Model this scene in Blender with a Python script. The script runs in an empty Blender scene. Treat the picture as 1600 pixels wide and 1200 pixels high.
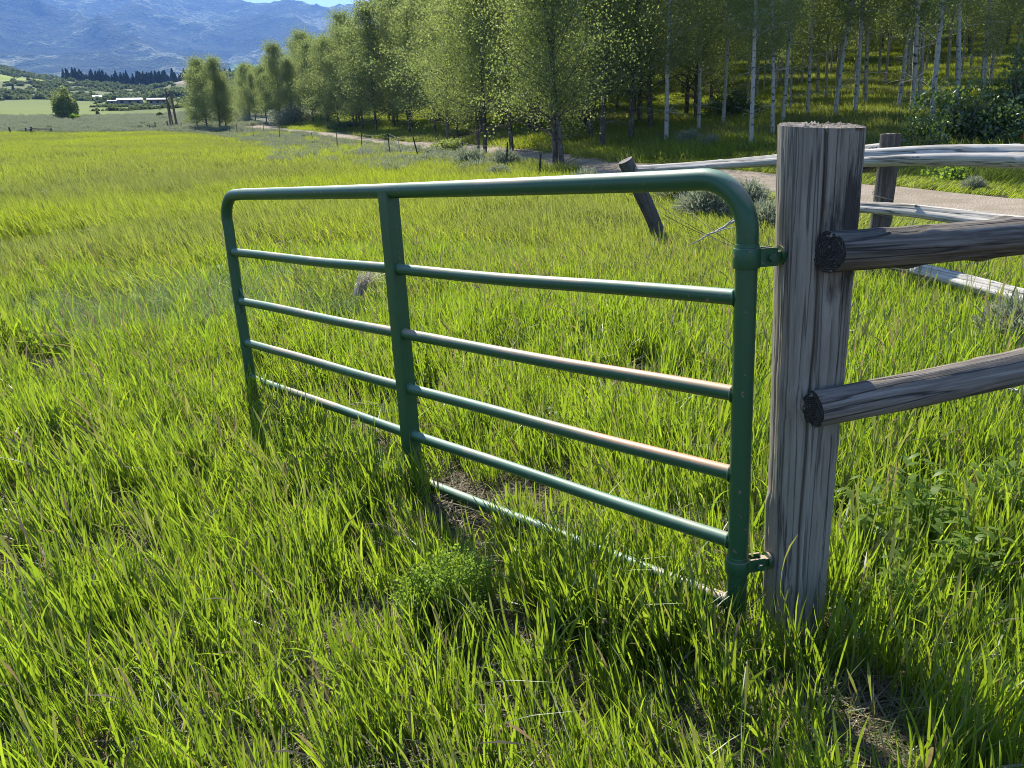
import bpy, math, random
import numpy as np
from mathutils import Matrix, Vector, Euler

# ------------------------------------------------------------------ camera, light, exposure
sc = bpy.context.scene
C = sc.collection
H0 = 1.45                                   # camera height above the ground it stands on
F, CX, CY = 1202.0, 800.0, 600.0            # pinhole of the photograph, in photo pixels
down = np.array([230.0, 4300.0, F]); down /= np.linalg.norm(down)
up = -down
fw = np.array([0, 0, 1.0]); yy = fw - up * fw.dot(up); yy /= np.linalg.norm(yy)
xx = np.cross(yy, up)
RM = np.array([xx, yy, up])                 # world = RM @ (right, down, forward)
cam_d = bpy.data.cameras.new('camera'); cam = bpy.data.objects.new('camera', cam_d); C.objects.link(cam)
cam_d.sensor_width = 36; cam_d.lens = 36 * F / 1600; cam_d.clip_start = 0.05; cam_d.clip_end = 30000
M3 = np.array([RM[:, 0], -RM[:, 1], -RM[:, 2]]).T
cam.matrix_world = Matrix.Translation((0, 0, H0)) @ Matrix([list(r) for r in M3]).to_4x4()
sc.camera = cam

SUN_AZ, SUN_EL = -19.0, 46.0                # degrees clockwise of +Y (the view axis), above the horizon
world = bpy.data.worlds.new('World'); sc.world = world; world.use_nodes = True
wn = world.node_tree; bg = wn.nodes['Background']
sky = wn.nodes.new('ShaderNodeTexSky'); sky.sky_type = 'NISHITA'; sky.sun_disc = False
sky.sun_elevation = math.radians(SUN_EL); sky.sun_rotation = math.radians(SUN_AZ)
sky.altitude = 1900; sky.dust_density = 1.2; sky.ozone_density = 1.0
wn.links.new(sky.outputs[0], bg.inputs[0]); bg.inputs[1].default_value = 0.105
sd = bpy.data.lights.new('sun', 'SUN'); sd.energy = 5.0; sd.angle = math.radians(0.5); sd.color = (1.0, 0.94, 0.82)
sun = bpy.data.objects.new('sun', sd); C.objects.link(sun)
_a, _e = math.radians(SUN_AZ), math.radians(SUN_EL)
sdir = Vector((math.sin(_a) * math.cos(_e), math.cos(_a) * math.cos(_e), math.sin(_e)))
sun.rotation_euler = sdir.to_track_quat('Z', 'Y').to_euler()
sun.location = sdir * 50
vs = sc.view_settings; vs.view_transform = 'Standard'; vs.look = 'None'; vs.gamma = 1; vs.exposure = 1.22
vs.use_curve_mapping = False
cy = sc.cycles
cy.use_denoising = True; cy.max_bounces = 6; cy.diffuse_bounces = 3; cy.transmission_bounces = 4; cy.glossy_bounces = 2
cy.volume_bounces = 0; cy.transparent_max_bounces = 8; cy.sample_clamp_indirect = 4
cy.use_adaptive_sampling = False; cy.filter_width = 1.0; cy.denoising_prefilter = 'NONE'

# ------------------------------------------------------------------ pixel helpers: where things of the photograph stand
def ray(px, py):
    return RM @ np.array([px - CX, py - CY, F])
def at(px, py, d):                          # the point seen at a pixel, at horizontal distance d
    r = ray(px, py); k = d / math.hypot(r[0], r[1])
    return Vector((r[0] * k, r[1] * k, H0 + r[2] * k))
def az_of(px, py=200):
    r = ray(px, py); return math.degrees(math.atan2(r[0], r[1]))

rng = np.random.default_rng(11)
random.seed(5)

# ------------------------------------------------------------------ value noise
def vnoise(x, y, seed=0):
    x = np.asarray(x, float); y = np.asarray(y, float)
    xi = np.floor(x).astype(np.int64); yi = np.floor(y).astype(np.int64)
    xf = x - xi; yf = y - yi
    u = xf * xf * (3 - 2 * xf); v = yf * yf * (3 - 2 * yf)
    def h(a, b):
        n = (a * 374761393 + b * 668265263 + seed * 1442695041) & 0x7fffffff
        n = ((n ^ (n >> 13)) * 1274126177) & 0x7fffffff
        return ((n ^ (n >> 16)) & 0xffff) / 65535.0
    return (h(xi, yi) * (1 - u) + h(xi + 1, yi) * u) * (1 - v) + (h(xi, yi + 1) * (1 - u) + h(xi + 1, yi + 1) * u) * v
def fbm(x, y, oct=4, seed=0):
    s = 0; a = .5; t = 0
    for i in range(oct):
        s = s + a * vnoise(np.asarray(x) * 2 ** i, np.asarray(y) * 2 ** i, seed + i * 7); t += a; a *= .5
    return s / t

# ------------------------------------------------------------------ terrain heights (relative to the eye), polar table
AZC = np.array([-75, -31, -24, -16.5, -6, 5, 12, 18, 33, 75.])
RT = np.array([0, 2, 4.5, 8, 12, 16, 20, 25, 32, 45, 60, 80, 95, 130, 200, 320, 450, 560, 650, 700, 850, 1000, 1300, 1900])
ZT = {
 -31: [-1.45,-1.39,-1.22,-1.02,-.80,-.56,-.30, .02, .48,1.42,2.6,4.4,5.75, 9.6, 17.0, 29, 42.5, 58, 74, 82, 108, 133, 138, 150],
 -24: [-1.45,-1.39,-1.22,-1.02,-.80,-.56,-.30, .02, .48,1.42,2.6,4.35,5.5, 9.4, 16.6, 27, 42.0, 58, 75, 77, 82, 92, 110, 150],
 -16.5:[-1.45,-1.39,-1.22,-1.02,-.80,-.55,-.28, .02, .46,1.38,2.5,4.3,5.7, 9.8, 18.0, 32, 48, 62, 78, 80, 86, 95, 110, 150],
 -6:  [-1.45,-1.38,-1.22,-1.03,-.82,-.60,-.36,-.04, .38,1.15,2.3,4.5,6.5, 12, 24, 44, 62, 78, 90, 95, 110, 120, 135, 160],
 5:   [-1.45,-1.38,-1.28,-1.18,-1.02,-.72,-.35, .05, .72,2.2,4.2,7.5,10, 17, 30, 50, 68, 82, 92, 97, 112, 125, 140, 165],
 12:  [-1.45,-1.38,-1.32,-1.24,-1.04,-.72,-.42, .08, .95,2.5,4.7,8.2,11, 18, 32, 52, 70, 84, 94, 99, 114, 127, 142, 165],
 18:  [-1.45,-1.38,-1.34,-1.28,-1.10,-.78,-.46, .16,1.05,2.7,5.0,8.6,11.5,19, 33, 54, 72, 86, 96, 101, 116, 129, 144, 165],
 33:  [-1.45,-1.38,-1.34,-1.28,-1.12,-1.0,-.78,-.15, .80,2.5,4.8,8.2,11,18, 32, 53, 71, 85, 95, 100, 115, 128, 143, 165]}
ZT[-75] = ZT[-31]; ZT[75] = ZT[33]
NA, NR = 241, 420
gaz = np.linspace(-75, 75, NA)
gu = np.linspace(0, 1, NR); RMAX = 1900.0
gr = 12 * (np.exp(gu * math.log(RMAX / 12 + 1)) - 1)          # radii, fine near and coarse far
cols = np.array([np.interp(gr, RT, ZT[a]) for a in AZC])
zg = np.array([[0.0] * NR] * NA)
for j in range(NR):
    zg[:, j] = np.interp(gaz, AZC, cols[:, j])
def blur(a, k, ax):
    ker = np.ones(k) / k
    pad = [(0, 0), (0, 0)]; pad[ax] = (k // 2, k // 2)
    return np.apply_along_axis(lambda v: np.convolve(v, ker, 'valid'), ax, np.pad(a, pad, 'edge'))
zg = blur(blur(zg, 9, 0), 9, 0); zg = blur(blur(zg, 7, 1), 5, 1)
GA, GR = np.meshgrid(np.radians(gaz), gr, indexing='ij')
GX, GY = GR * np.sin(GA), GR * np.cos(GA)
zg += (fbm(GX / 1.3, GY / 1.3, 3, 3) - .5) * .10 * np.clip(GR / 3, 0, 1) * (GR < 60)
zg += (fbm(GX / 60, GY / 60, 4, 9) - .5) * np.clip((GR - 220) / 400, 0, 1) * 14
zg += H0
def ground(x, y):                           # terrain height, exactly as the mesh has it (bilinear)
    x = np.asarray(x, float); y = np.asarray(y, float)
    r = np.hypot(x, y); a = np.degrees(np.arctan2(x, y))
    fa = np.clip((a + 75) / 150 * (NA - 1), 0, NA - 1.001)
    fr = np.clip(np.log(r / 12 + 1) / math.log(RMAX / 12 + 1) * (NR - 1), 0, NR - 1.001)
    ia = fa.astype(int); ir = fr.astype(int); ta = fa - ia; tr = fr - ir
    return (zg[ia, ir] * (1 - ta) + zg[ia + 1, ir] * ta) * (1 - tr) + (zg[ia, ir + 1] * (1 - ta) + zg[ia + 1, ir + 1] * ta) * tr
def hit(px, py, rmin=1.5):                  # where the ray through a pixel meets the terrain
    v = ray(px, py); hl = math.hypot(v[0], v[1]); ux, uy, s = v[0] / hl, v[1] / hl, v[2] / hl
    rr = rmin * np.exp(np.linspace(0, math.log(1800 / rmin), 4000))
    d = H0 + s * rr - ground(ux * rr, uy * rr)
    k = np.argmax(d < 0) if (d < 0).any() else len(rr) - 1
    r = rr[k]
    return Vector((ux * r, uy * r, float(ground(ux * r, uy * r))))
def gz(x, y): return float(ground(x, y))

# ------------------------------------------------------------------ object helpers
def tag(o, label=None, cat=None, group=None, kind=None):
    if label: o['label'] = label
    if cat: o['category'] = cat
    if group: o['group'] = group
    if kind: o['kind'] = kind
    return o
def empty(name, loc, rot=(0, 0, 0)):
    o = bpy.data.objects.new(name, None); C.objects.link(o); o.location = loc; o.rotation_euler = rot
    o.empty_display_size = .2; return o
def mesh_of(name, V, Fs, mat, col=None, smooth=False):
    V = np.asarray(V, np.float32).reshape(-1, 3)
    me = bpy.data.meshes.new(name)
    if not isinstance(Fs, (list, tuple)): Fs = [Fs]
    Fs = [np.asarray(f, np.int32) for f in Fs if len(f)]
    me.vertices.add(len(V)); me.vertices.foreach_set('co', V.ravel())
    nl = sum(f.size for f in Fs); npoly = sum(len(f) for f in Fs)
    me.loops.add(nl); me.loops.foreach_set('vertex_index', np.concatenate([f.ravel() for f in Fs]))
    me.polygons.add(npoly)
    tot = np.concatenate([np.full(len(f), f.shape[1], np.int32) for f in Fs])
    st = np.concatenate([[0], np.cumsum(tot)[:-1]]).astype(np.int32)
    me.polygons.foreach_set('loop_start', st)
    try: me.polygons.foreach_set('loop_total', tot)
    except Exception: pass
    if smooth: me.polygons.foreach_set('use_smooth', np.ones(npoly, bool))
    if col is not None:
        c = np.ones((len(V), 4), np.float32); c[:, :col.shape[1]] = col
        at_ = me.color_attributes.new('tint', 'FLOAT_COLOR', 'POINT'); at_.data.foreach_set('color', c.ravel())
    me.materials.append(mat); me.update(calc_edges=True); me.validate()
    return me
def link(name, me, parent=None, loc=None):
    o = bpy.data.objects.new(name, me); C.objects.link(o)
    if parent: o.parent = parent
    if loc is not None: o.location = loc
    return o
def copy_tree(o, parent=None):
    c = o.copy(); C.objects.link(c); c.parent = parent
    for ch in list(o.children): copy_tree(ch, c)
    return c
class Geo:                                  # collects tubes and boxes into one mesh
    def __init__(s): s.V = []; s.F = []; s.n = 0
    def add(s, V, Fq):
        V = np.asarray(V, float); s.V.append(V); s.F += [tuple(int(i) + s.n for i in f) for f in Fq]; s.n += len(V)
    def tube(s, P, R, n=12, cap=True, twist=None):
        P = [np.asarray(p, float) for p in P]
        if not hasattr(R, '__len__'): R = [R] * len(P)
        T = []
        for i in range(len(P)):
            t = P[min(i + 1, len(P) - 1)] - P[max(i - 1, 0)]; T.append(t / (np.linalg.norm(t) + 1e-9))
        ref = np.array([0, 0, 1.0]) if abs(T[0][2]) < .9 else np.array([1.0, 0, 0])
        V = []; u = np.cross(ref, T[0]); u /= np.linalg.norm(u)
        for i in range(len(P)):
            u = u - T[i] * u.dot(T[i]); u /= np.linalg.norm(u); w = np.cross(T[i], u)
            for k in range(n):
                a = 2 * math.pi * k / n; V.append(P[i] + R[i] * (math.cos(a) * u + math.sin(a) * w))
        Fq = []
        for i in range(len(P) - 1):
            for k in range(n):
                a, b = i * n + k, i * n + (k + 1) % n; Fq.append((a, b, b + n, a + n))
        if cap:
            Fq.append(tuple(range(n - 1, -1, -1))); m = (len(P) - 1) * n; Fq.append(tuple(range(m, m + n)))
        s.add(V, Fq); return s
    def box(s, c, sx, sy, sz, X=(1, 0, 0), Y=(0, 1, 0), Z=(0, 0, 1)):
        c, X, Y, Z = [np.asarray(v, float) for v in (c, X, Y, Z)]
        V = [c + X * sx / 2 * i + Y * sy / 2 * j + Z * sz / 2 * k for k in (-1, 1) for j in (-1, 1) for i in (-1, 1)]
        s.add(V, [(0, 2, 3, 1), (4, 5, 7, 6), (0, 1, 5, 4), (2, 6, 7, 3), (0, 4, 6, 2), (1, 3, 7, 5)]); return s
    def quad(s, pts): s.add(pts, [tuple(range(len(pts)))]); return s
    def mesh(s, name, mat, smooth=True, sharp=.7):
        me = bpy.data.meshes.new(name)
        me.from_pydata([tuple(v) for v in np.concatenate(s.V)], [], s.F)
        me.materials.append(mat); me.update()
        if smooth:
            for p in me.polygons: p.use_smooth = True
            me.set_sharp_from_angle(angle=sharp)
        return me
    def build(s, name, mat, parent=None, smooth=True, loc=None):
        return link(name, s.mesh(name, mat, smooth), parent, loc)

# ------------------------------------------------------------------ materials
class NT:
    def __init__(s, name):
        s.m = bpy.data.materials.new(name); s.m.use_nodes = True; s.t = s.m.node_tree; s.t.nodes.clear()
        s.out = s.n('ShaderNodeOutputMaterial')
    def n(s, t, **kw):
        x = s.t.nodes.new(t)
        for k, v in kw.items(): setattr(x, k, v)
        return x
    def l(s, a, b): s.t.links.new(a, b)
    def noise(s, vec, scale, detail=4, rough=.55, dist=0, mapping=None):
        x = s.n('ShaderNodeTexNoise'); x.inputs['Scale'].default_value = scale; x.inputs['Detail'].default_value = detail
        x.inputs['Roughness'].default_value = rough; x.inputs['Distortion'].default_value = dist
        if mapping:
            m = s.n('ShaderNodeMapping'); m.inputs['Scale'].default_value = mapping; s.l(vec, m.inputs[0]); vec = m.outputs[0]
        s.l(vec, x.inputs['Vector']); return x.outputs['Fac']
    def ramp(s, fac, stops, interp='LINEAR'):
        x = s.n('ShaderNodeValToRGB'); e = x.color_ramp.elements; x.color_ramp.interpolation = interp
        while len(e) < len(stops): e.new(.5)
        for i, (p, c) in enumerate(stops):
            e[i].position = p; e[i].color = (c, c, c, 1) if not hasattr(c, '__len__') else (*c, 1)
        s.l(fac, x.inputs[0]); return x.outputs[0]
    def mix(s, fac, a, b, mode='MIX'):
        x = s.n('ShaderNodeMix', data_type='RGBA', blend_type=mode)
        for v, i in ((fac, 0), (a, 6), (b, 7)):
            if isinstance(v, (int, float)): x.inputs[i].default_value = v if i == 0 else (v, v, v, 1)
            elif isinstance(v, tuple): x.inputs[i].default_value = (*v, 1)
            else: s.l(v, x.inputs[i])
        return x.outputs[2]
    def math(s, op, a, b=0.0):
        x = s.n('ShaderNodeMath', operation=op)
        for i, v in enumerate((a, b)):
            if isinstance(v, (int, float)): x.inputs[i].default_value = v
            else: s.l(v, x.inputs[i])
        return x.outputs[0]
    def bump(s, h, strength=.5, dist=.01):
        x = s.n('ShaderNodeBump'); x.inputs['Strength'].default_value = strength; x.inputs['Distance'].default_value = dist
        s.l(h, x.inputs['Height']); return x.outputs[0]
    def pbsdf(s, col, rough=.8, normal=None, spec=.3, metal=0):
        x = s.n('ShaderNodeBsdfPrincipled')
        if isinstance(col, tuple): x.inputs['Base Color'].default_value = (*col, 1)
        else: s.l(col, x.inputs['Base Color'])
        if isinstance(rough, (int, float)): x.inputs['Roughness'].default_value = rough
        else: s.l(rough, x.inputs['Roughness'])
        x.inputs['Specular IOR Level'].default_value = spec; x.inputs['Metallic'].default_value = metal
        if normal is not None: s.l(normal, x.inputs['Normal'])
        s.l(x.outputs[0], s.out.inputs[0]); return x
    def pos(s): return s.n('ShaderNodeNewGeometry').outputs['Position']
    def obj(s): return s.n('ShaderNodeTexCoord').outputs['Object']
    def tint(s): return s.n('ShaderNodeAttribute', attribute_name='tint').outputs['Color']

def leaf_mat(name, d0, d1, t0, t1, gloss=.08, rough=.35, trans=.5, patch=None, pscale=.15):
    """thin leaf: diffuse + translucent + a little gloss, colour varied per blade by the tint attribute"""
    m = NT(name); tn = m.tint(); sp = m.n('ShaderNodeSeparateColor'); m.l(tn, sp.inputs[0])
    dc = m.mix(sp.outputs[0], d0, d1); tc = m.mix(sp.outputs[0], t0, t1)
    if patch:
        nz = m.ramp(m.noise(m.pos(), pscale, 3, .6), [(.40, 0.), (.62, 1.)])
        dc = m.mix(m.math('MULTIPLY', nz, .75), dc, patch[0]); tc = m.mix(m.math('MULTIPLY', nz, .75), tc, patch[1])
    # dry / seed tissue flagged in the second channel
    dc = m.mix(sp.outputs[1], dc, (.26, .20, .12)); tc = m.mix(sp.outputs[1], tc, (.22, .16, .08))
    a = m.n('ShaderNodeBsdfDiffuse'); m.l(dc, a.inputs[0])
    b = m.n('ShaderNodeBsdfTranslucent'); m.l(tc, b.inputs[0])
    x = m.n('ShaderNodeMixShader'); x.inputs[0].default_value = trans; m.l(a.outputs[0], x.inputs[1]); m.l(b.outputs[0], x.inputs[2])
    g = m.n('ShaderNodeBsdfGlossy'); g.inputs['Roughness'].default_value = rough; g.inputs['Color'].default_value = (.9, .95, .9, 1)
    y = m.n('ShaderNodeMixShader'); y.inputs[0].default_value = gloss
    m.l(x.outputs[0], y.inputs[1]); m.l(g.outputs[0], y.inputs[2]); m.l(y.outputs[0], m.out.inputs[0])
    return m.m
M = {}
M['grass'] = leaf_mat('grass_blades', (.038, .075, .018), (.085, .14, .024), (.15, .29, .018), (.45, .58, .030), .045, .42, .60)
M['field'] = leaf_mat('field_grass', (.085, .14, .022), (.14, .19, .028), (.24, .37, .022), (.52, .58, .035), .03, .45, .60,
                      ((.10, .13, .05), (.26, .30, .07)), .12)
M['bluegrass'] = leaf_mat('grey_green_grass', (.075, .13, .05), (.13, .18, .07), (.20, .34, .08), (.30, .42, .10), .04, .45, .55)
M['straw'] = leaf_mat('dry_litter', (.075, .06, .042), (.22, .185, .13), (.2, .15, .08), (.3, .25, .15), .02, .5, .2)
M['aspen_leaf'] = leaf_mat('aspen_leaves', (.13, .165, .07), (.22, .26, .11), (.26, .34, .07), (.38, .45, .11), .03, .42, .50)
M['aspen_leaf_far'] = leaf_mat('aspen_leaves_grey_green', (.13, .17, .075), (.22, .26, .11), (.26, .33, .09), (.40, .46, .13), .03, .45, .48)
M['shrub_leaf'] = leaf_mat('shrub_leaves', (.05, .085, .03), (.10, .15, .045), (.10, .17, .03), (.2, .3, .05), .07, .4, .45)
M['sage'] = leaf_mat('sagebrush_leaves', (.20, .23, .16), (.34, .37, .27), (.24, .28, .16), (.34, .38, .24), .02, .5, .42)
M['far_bush'] = leaf_mat('hill_brush_leaves', (.06, .09, .035), (.12, .155, .06), (.16, .21, .07), (.26, .31, .11), .03, .5, .4)
M['conifer'] = leaf_mat('conifer_needles', (.018, .032, .018), (.035, .055, .03), (.01, .02, .01), (.02, .03, .015), .03, .5, .2)
M['weed'] = leaf_mat('weed_leaves', (.10, .16, .03), (.16, .23, .04), (.26, .42, .04), (.42, .58, .07), .02, .4, .5)

# weathered wood: grain runs along the local Z of each log
STAIN = (.062, -.070, 1.46)
def wood(name, c0, c1, c2, crack=1.0, scale=1.0, tone=.5, stain=None):
    m = NT(name); o = m.obj()
    g1 = m.noise(o, 1.0 * scale, 6, .62, .25, (105, 105, 2.6))
    g2 = m.noise(o, 1.0 * scale, 5, .6, .2, (160, 160, 5))
    big = m.noise(o, 1.0 * scale, 4, .6, .5, (9, 9, 3))
    col = m.ramp(g1, [(.28, c0), (.5, c1), (.74, c2)])
    col = m.mix(m.math('MULTIPLY', m.ramp(g2, [(.40, 1.), (.52, 0.)]), .28), col, tuple(v * .45 for v in c0))
    col = m.mix(m.math('MULTIPLY', m.ramp(big, [(.50, 0.), (.68, 1.)]), tone), col, tuple(v * .45 for v in c1))
    ck = m.noise(o, 1.0 * scale, 3, .5, .15, (26, 26, .7))
    lines = m.ramp(m.math('ABSOLUTE', m.math('SUBTRACT', ck, .5)), [(0, 0.), (.026, 1.)])
    col = m.mix(m.math('MULTIPLY', m.math('SUBTRACT', 1., lines), .8 * crack), col, (.02, .018, .016))
    if stain:                                # blackened patch above the upper log, with its own ragged outline
        sx = m.n('ShaderNodeVectorMath', operation='SUBTRACT'); m.l(o, sx.inputs[0]); sx.inputs[1].default_value = STAIN
        sq = m.n('ShaderNodeVectorMath', operation='MULTIPLY'); m.l(sx.outputs[0], sq.inputs[0]); sq.inputs[1].default_value = (1, 1, .42)
        sl = m.n('ShaderNodeVectorMath', operation='LENGTH'); m.l(sq.outputs[0], sl.inputs[0])
        dd = m.math('ADD', sl.outputs['Value'], m.math('MULTIPLY', m.math('SUBTRACT', m.noise(o, 1, 4, .7, .3, (60, 60, 8)), .5), .16))
        col = m.mix(m.math('MULTIPLY', m.ramp(dd, [(.045, 1.), (.085, 0.)]), .88), col, (.03, .027, .025))
    h = m.math('ADD', m.math('MULTIPLY', g1, .6), m.math('ADD', m.math('MULTIPLY', g2, .35), m.math('MULTIPLY', lines, .8 * crack)))
    m.pbsdf(col, .85, m.bump(h, .7, .005), .2); return m.m
M['post_wood'] = wood('weathered_post_wood', (.27, .235, .18), (.33, .29, .228), (.40, .352, .285), .8, 1.0, .35, (.03, 1.22))
M['log_wood'] = wood('weathered_log_wood', (.12, .10, .08), (.25, .215, .175), (.42, .375, .32), 1.0, .9, .7)
M['pole_wood'] = wood('silvered_pole_wood', (.28, .255, .22), (.54, .505, .45), (.74, .70, .64), 1.0, .8, .45)
M['log_dark'] = wood('blackened_log_wood', (.06, .05, .04), (.16, .138, .112), (.34, .305, .26), 1.0, .9, .85)
M['dark_wood'] = wood('dark_post_wood', (.07, .06, .05), (.13, .115, .10), (.21, .19, .17), .8, .8, .6)
M['brown_wood'] = wood('brown_pole_wood', (.12, .08, .055), (.2, .14, .10), (.28, .21, .15), .5, .3, .4)
def endgrain():
    m = NT('log_end_grain'); o = m.obj(); m2 = m.n('ShaderNodeMapping'); m.l(o, m2.inputs[0]); m2.inputs['Scale'].default_value = (1, 1, .01)
    w = m.n('ShaderNodeTexWave', wave_type='RINGS', rings_direction='Z'); w.inputs['Scale'].default_value = 55; w.inputs['Distortion'].default_value = 7
    w.inputs['Detail'].default_value = 3; m.l(m2.outputs[0], w.inputs[0])
    nz = m.noise(o, 60, 5, .7); col = m.mix(m.ramp(nz, [(.3, 0.), (.7, 1.)]), m.ramp(w.outputs['Fac'], [(0, (.045, .04, .034)), (1, (.13, .12, .10))]), (.035, .03, .026))
    vx = m.n('ShaderNodeTexVoronoi'); vx.inputs['Scale'].default_value = 90; m.l(o, vx.inputs['Vector'])
    col = m.mix(m.math('MULTIPLY', m.ramp(m.noise(o, 45, 3, .6), [(.62, 0.), (.68, 1.)]), .8), col, (.40, .36, .31))
    m.pbsdf(col, .9, m.bump(m.math('ADD', nz, w.outputs['Fac']), .8, .004), .1); return m.m
M['endgrain'] = endgrain()
def topgrain():
    m = NT('post_top_grain'); o = m.obj(); nz = m.noise(o, 55, 6, .75)
    col = m.ramp(nz, [(.3, (.06, .055, .05)), (.5, (.22, .2, .18)), (.7, (.38, .35, .32))])
    m.pbsdf(col, .9, m.bump(nz, .9, .006), .15); return m.m
M['topgrain'] = topgrain()

def gate_paint(name='green_gate_paint'):
    m = NT(name); o = m.pos()
    base = m.mix(m.noise(o, 6, 4, .6), (.026, .090, .034), (.040, .118, .048))
    # highlight painted into the chalky sun-faded tops, and rubbed patches, irregular along the tubes
    nr = m.n('ShaderNodeSeparateXYZ'); m.l(m.n('ShaderNodeNewGeometry').outputs['Normal'], nr.inputs[0])
    topm = m.ramp(nr.outputs[2], [(.30, 0.), (.85, 1.)])
    chalk_highlight = m.math('MULTIPLY', topm, m.ramp(m.noise(o, 2.2, 3, .5), [(.3, .35), (.65, .85)]))
    col = m.mix(m.math('MULTIPLY', chalk_highlight, .75), base, (.26, .40, .31))
    rub = m.math('MULTIPLY', topm, m.ramp(m.noise(o, 1.6, 5, .6, .4), [(.50, 0.), (.60, 1.)]))
    col = m.mix(m.math('MULTIPLY', rub, .72), col, (.50, .33, .24))
    px_ = m.n('ShaderNodeSeparateXYZ'); m.l(o, px_.inputs[0])
    near = m.math('MULTIPLY', m.ramp(m.math('ADD', px_.outputs[0], m.math('MULTIPLY', m.noise(o, 3, 3), .5)), [(.25, 0.), (.50, 1.)]), m.ramp(px_.outputs[2], [(.42, 0.), (.50, 1.), (.92, 1.), (1., 0.)]))
    col = m.mix(m.math('MULTIPLY', m.math('MULTIPLY', near, topm), m.ramp(m.noise(o, 20, 5, .7), [(.3, .55), (.6, 1.)])), col, (.52, .27, .14))
    chips = m.ramp(m.noise(o, 42, 3, .6), [(.66, 0.), (.69, 1.)])
    col = m.mix(m.math('MULTIPLY', chips, m.ramp(m.noise(o, 4, 2), [(.45, 0.), (.55, .9)])), col, (.30, .17, .13))
    rust = m.ramp(m.noise(o, 14, 5, .7), [(.66, 0.), (.76, .5)])
    col = m.mix(rust, col, (.06, .05, .035))
    m.pbsdf(col, m.mix(chalk_highlight, .38, .55), m.bump(m.noise(o, 180, 3, .6), .15, .001), .45); return m.m
M['gate'] = gate_paint()
m_ = NT('dark_steel'); m_.pbsdf(m_.mix(m_.noise(m_.pos(), 60, 4), (.025, .025, .022), (.07, .05, .04)), .6, None, .4); M['steel'] = m_.m
m_ = NT('galvanised_wire'); m_.pbsdf((.22, .21, .19), .5, None, .5, .6); M['wire'] = m_.m

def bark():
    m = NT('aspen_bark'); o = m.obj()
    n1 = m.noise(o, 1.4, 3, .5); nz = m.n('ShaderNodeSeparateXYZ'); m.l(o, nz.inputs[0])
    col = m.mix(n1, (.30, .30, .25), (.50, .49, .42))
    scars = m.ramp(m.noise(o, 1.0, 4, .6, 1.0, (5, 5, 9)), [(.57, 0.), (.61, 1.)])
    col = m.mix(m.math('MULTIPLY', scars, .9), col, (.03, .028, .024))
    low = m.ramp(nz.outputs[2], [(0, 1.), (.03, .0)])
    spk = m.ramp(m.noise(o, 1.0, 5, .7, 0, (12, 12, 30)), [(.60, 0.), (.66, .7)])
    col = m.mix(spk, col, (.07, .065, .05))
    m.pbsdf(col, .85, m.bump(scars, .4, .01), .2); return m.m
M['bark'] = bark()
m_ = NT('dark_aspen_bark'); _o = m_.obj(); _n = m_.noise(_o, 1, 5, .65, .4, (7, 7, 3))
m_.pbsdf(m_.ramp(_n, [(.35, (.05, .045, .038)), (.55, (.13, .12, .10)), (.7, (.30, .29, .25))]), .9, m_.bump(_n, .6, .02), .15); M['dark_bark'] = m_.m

def ground_mat():
    m = NT('ground_soil_and_meadow'); p = m.pos()
    d = m.n('ShaderNodeVectorMath', operation='LENGTH'); m.l(p, d.inputs[0]); L = d.outputs['Value']
    n1 = m.noise(p, 9, 6, .7); n2 = m.noise(p, 70, 4, .7)
    soil = m.ramp(n1, [(.3, (.025, .018, .013)), (.5, (.06, .044, .032)), (.7, (.12, .093, .07))])
    soil = m.mix(m.ramp(n2, [(.58, 0.), (.70, .5)]), soil, (.20, .165, .12))
    mead = m.mix(m.ramp(m.noise(p, .06, 5, .6), [(.35, 0.), (.65, 1.)]), (.075, .105, .028), (.13, .155, .04))
    mead = m.mix(m.math('MULTIPLY', m.noise(p, 1.2, 4, .7), .5), mead, (.06, .08, .03))
    col = m.mix(m.ramp(m.math('MULTIPLY', L, 1 / 100.), [(.12, 0.), (.45, 1.)]), soil, mead)
    # beyond the field: sage flat, then flat green hay meadow, then the brushy hill with one bright mown field
    fa = m.n('ShaderNodeAttribute', attribute_name='tint').outputs['Color']
    sp = m.n('ShaderNodeSeparateColor'); m.l(fa, sp.inputs[0])
    sagec = m.mix(m.noise(p, .5, 4, .7), (.16, .17, .115), (.23, .235, .17))
    col = m.mix(sp.outputs[0], col, sagec)
    hay = m.mix(m.noise(p, 1, 4, .6, 0, (.004, .03, .03)), (.115, .155, .035), (.165, .20, .045))
    col = m.mix(sp.outputs[1], col, hay)
    hill = m.mix(m.noise(p, .05, 5, .65), (.10, .125, .05), (.165, .18, .075))
    col = m.mix(sp.outputs[2], col, hill)
    br = m.n('ShaderNodeAttribute', attribute_name='bright').outputs['Fac']
    col = m.mix(br, col, (.24, .30, .06))
    m.pbsdf(col, .95, m.bump(m.math('ADD', n1, n2), .7, .02), .1); return m.m
M['ground'] = ground_mat()
def road_mat():
    m = NT('gravel'); p = m.pos(); n1 = m.noise(p, 38, 6, .85); n2 = m.noise(p, 1.2, 5, .65)
    v = m.n('ShaderNodeTexVoronoi'); v.inputs['Scale'].default_value = 28; m.l(p, v.inputs['Vector'])
    col = m.ramp(n1, [(.3, (.15, .12, .09)), (.5, (.36, .30, .235)), (.7, (.58, .50, .41))])
    col = m.mix(m.math('MULTIPLY', m.ramp(n2, [(.42, 0.), (.58, 1.)]), .55), col, (.24, .20, .14))
    m.pbsdf(col, .95, m.bump(m.math('ADD', n1, v.outputs['Distance']), .9, .02), .1); return m.m
M['gravel'] = road_mat()
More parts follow.
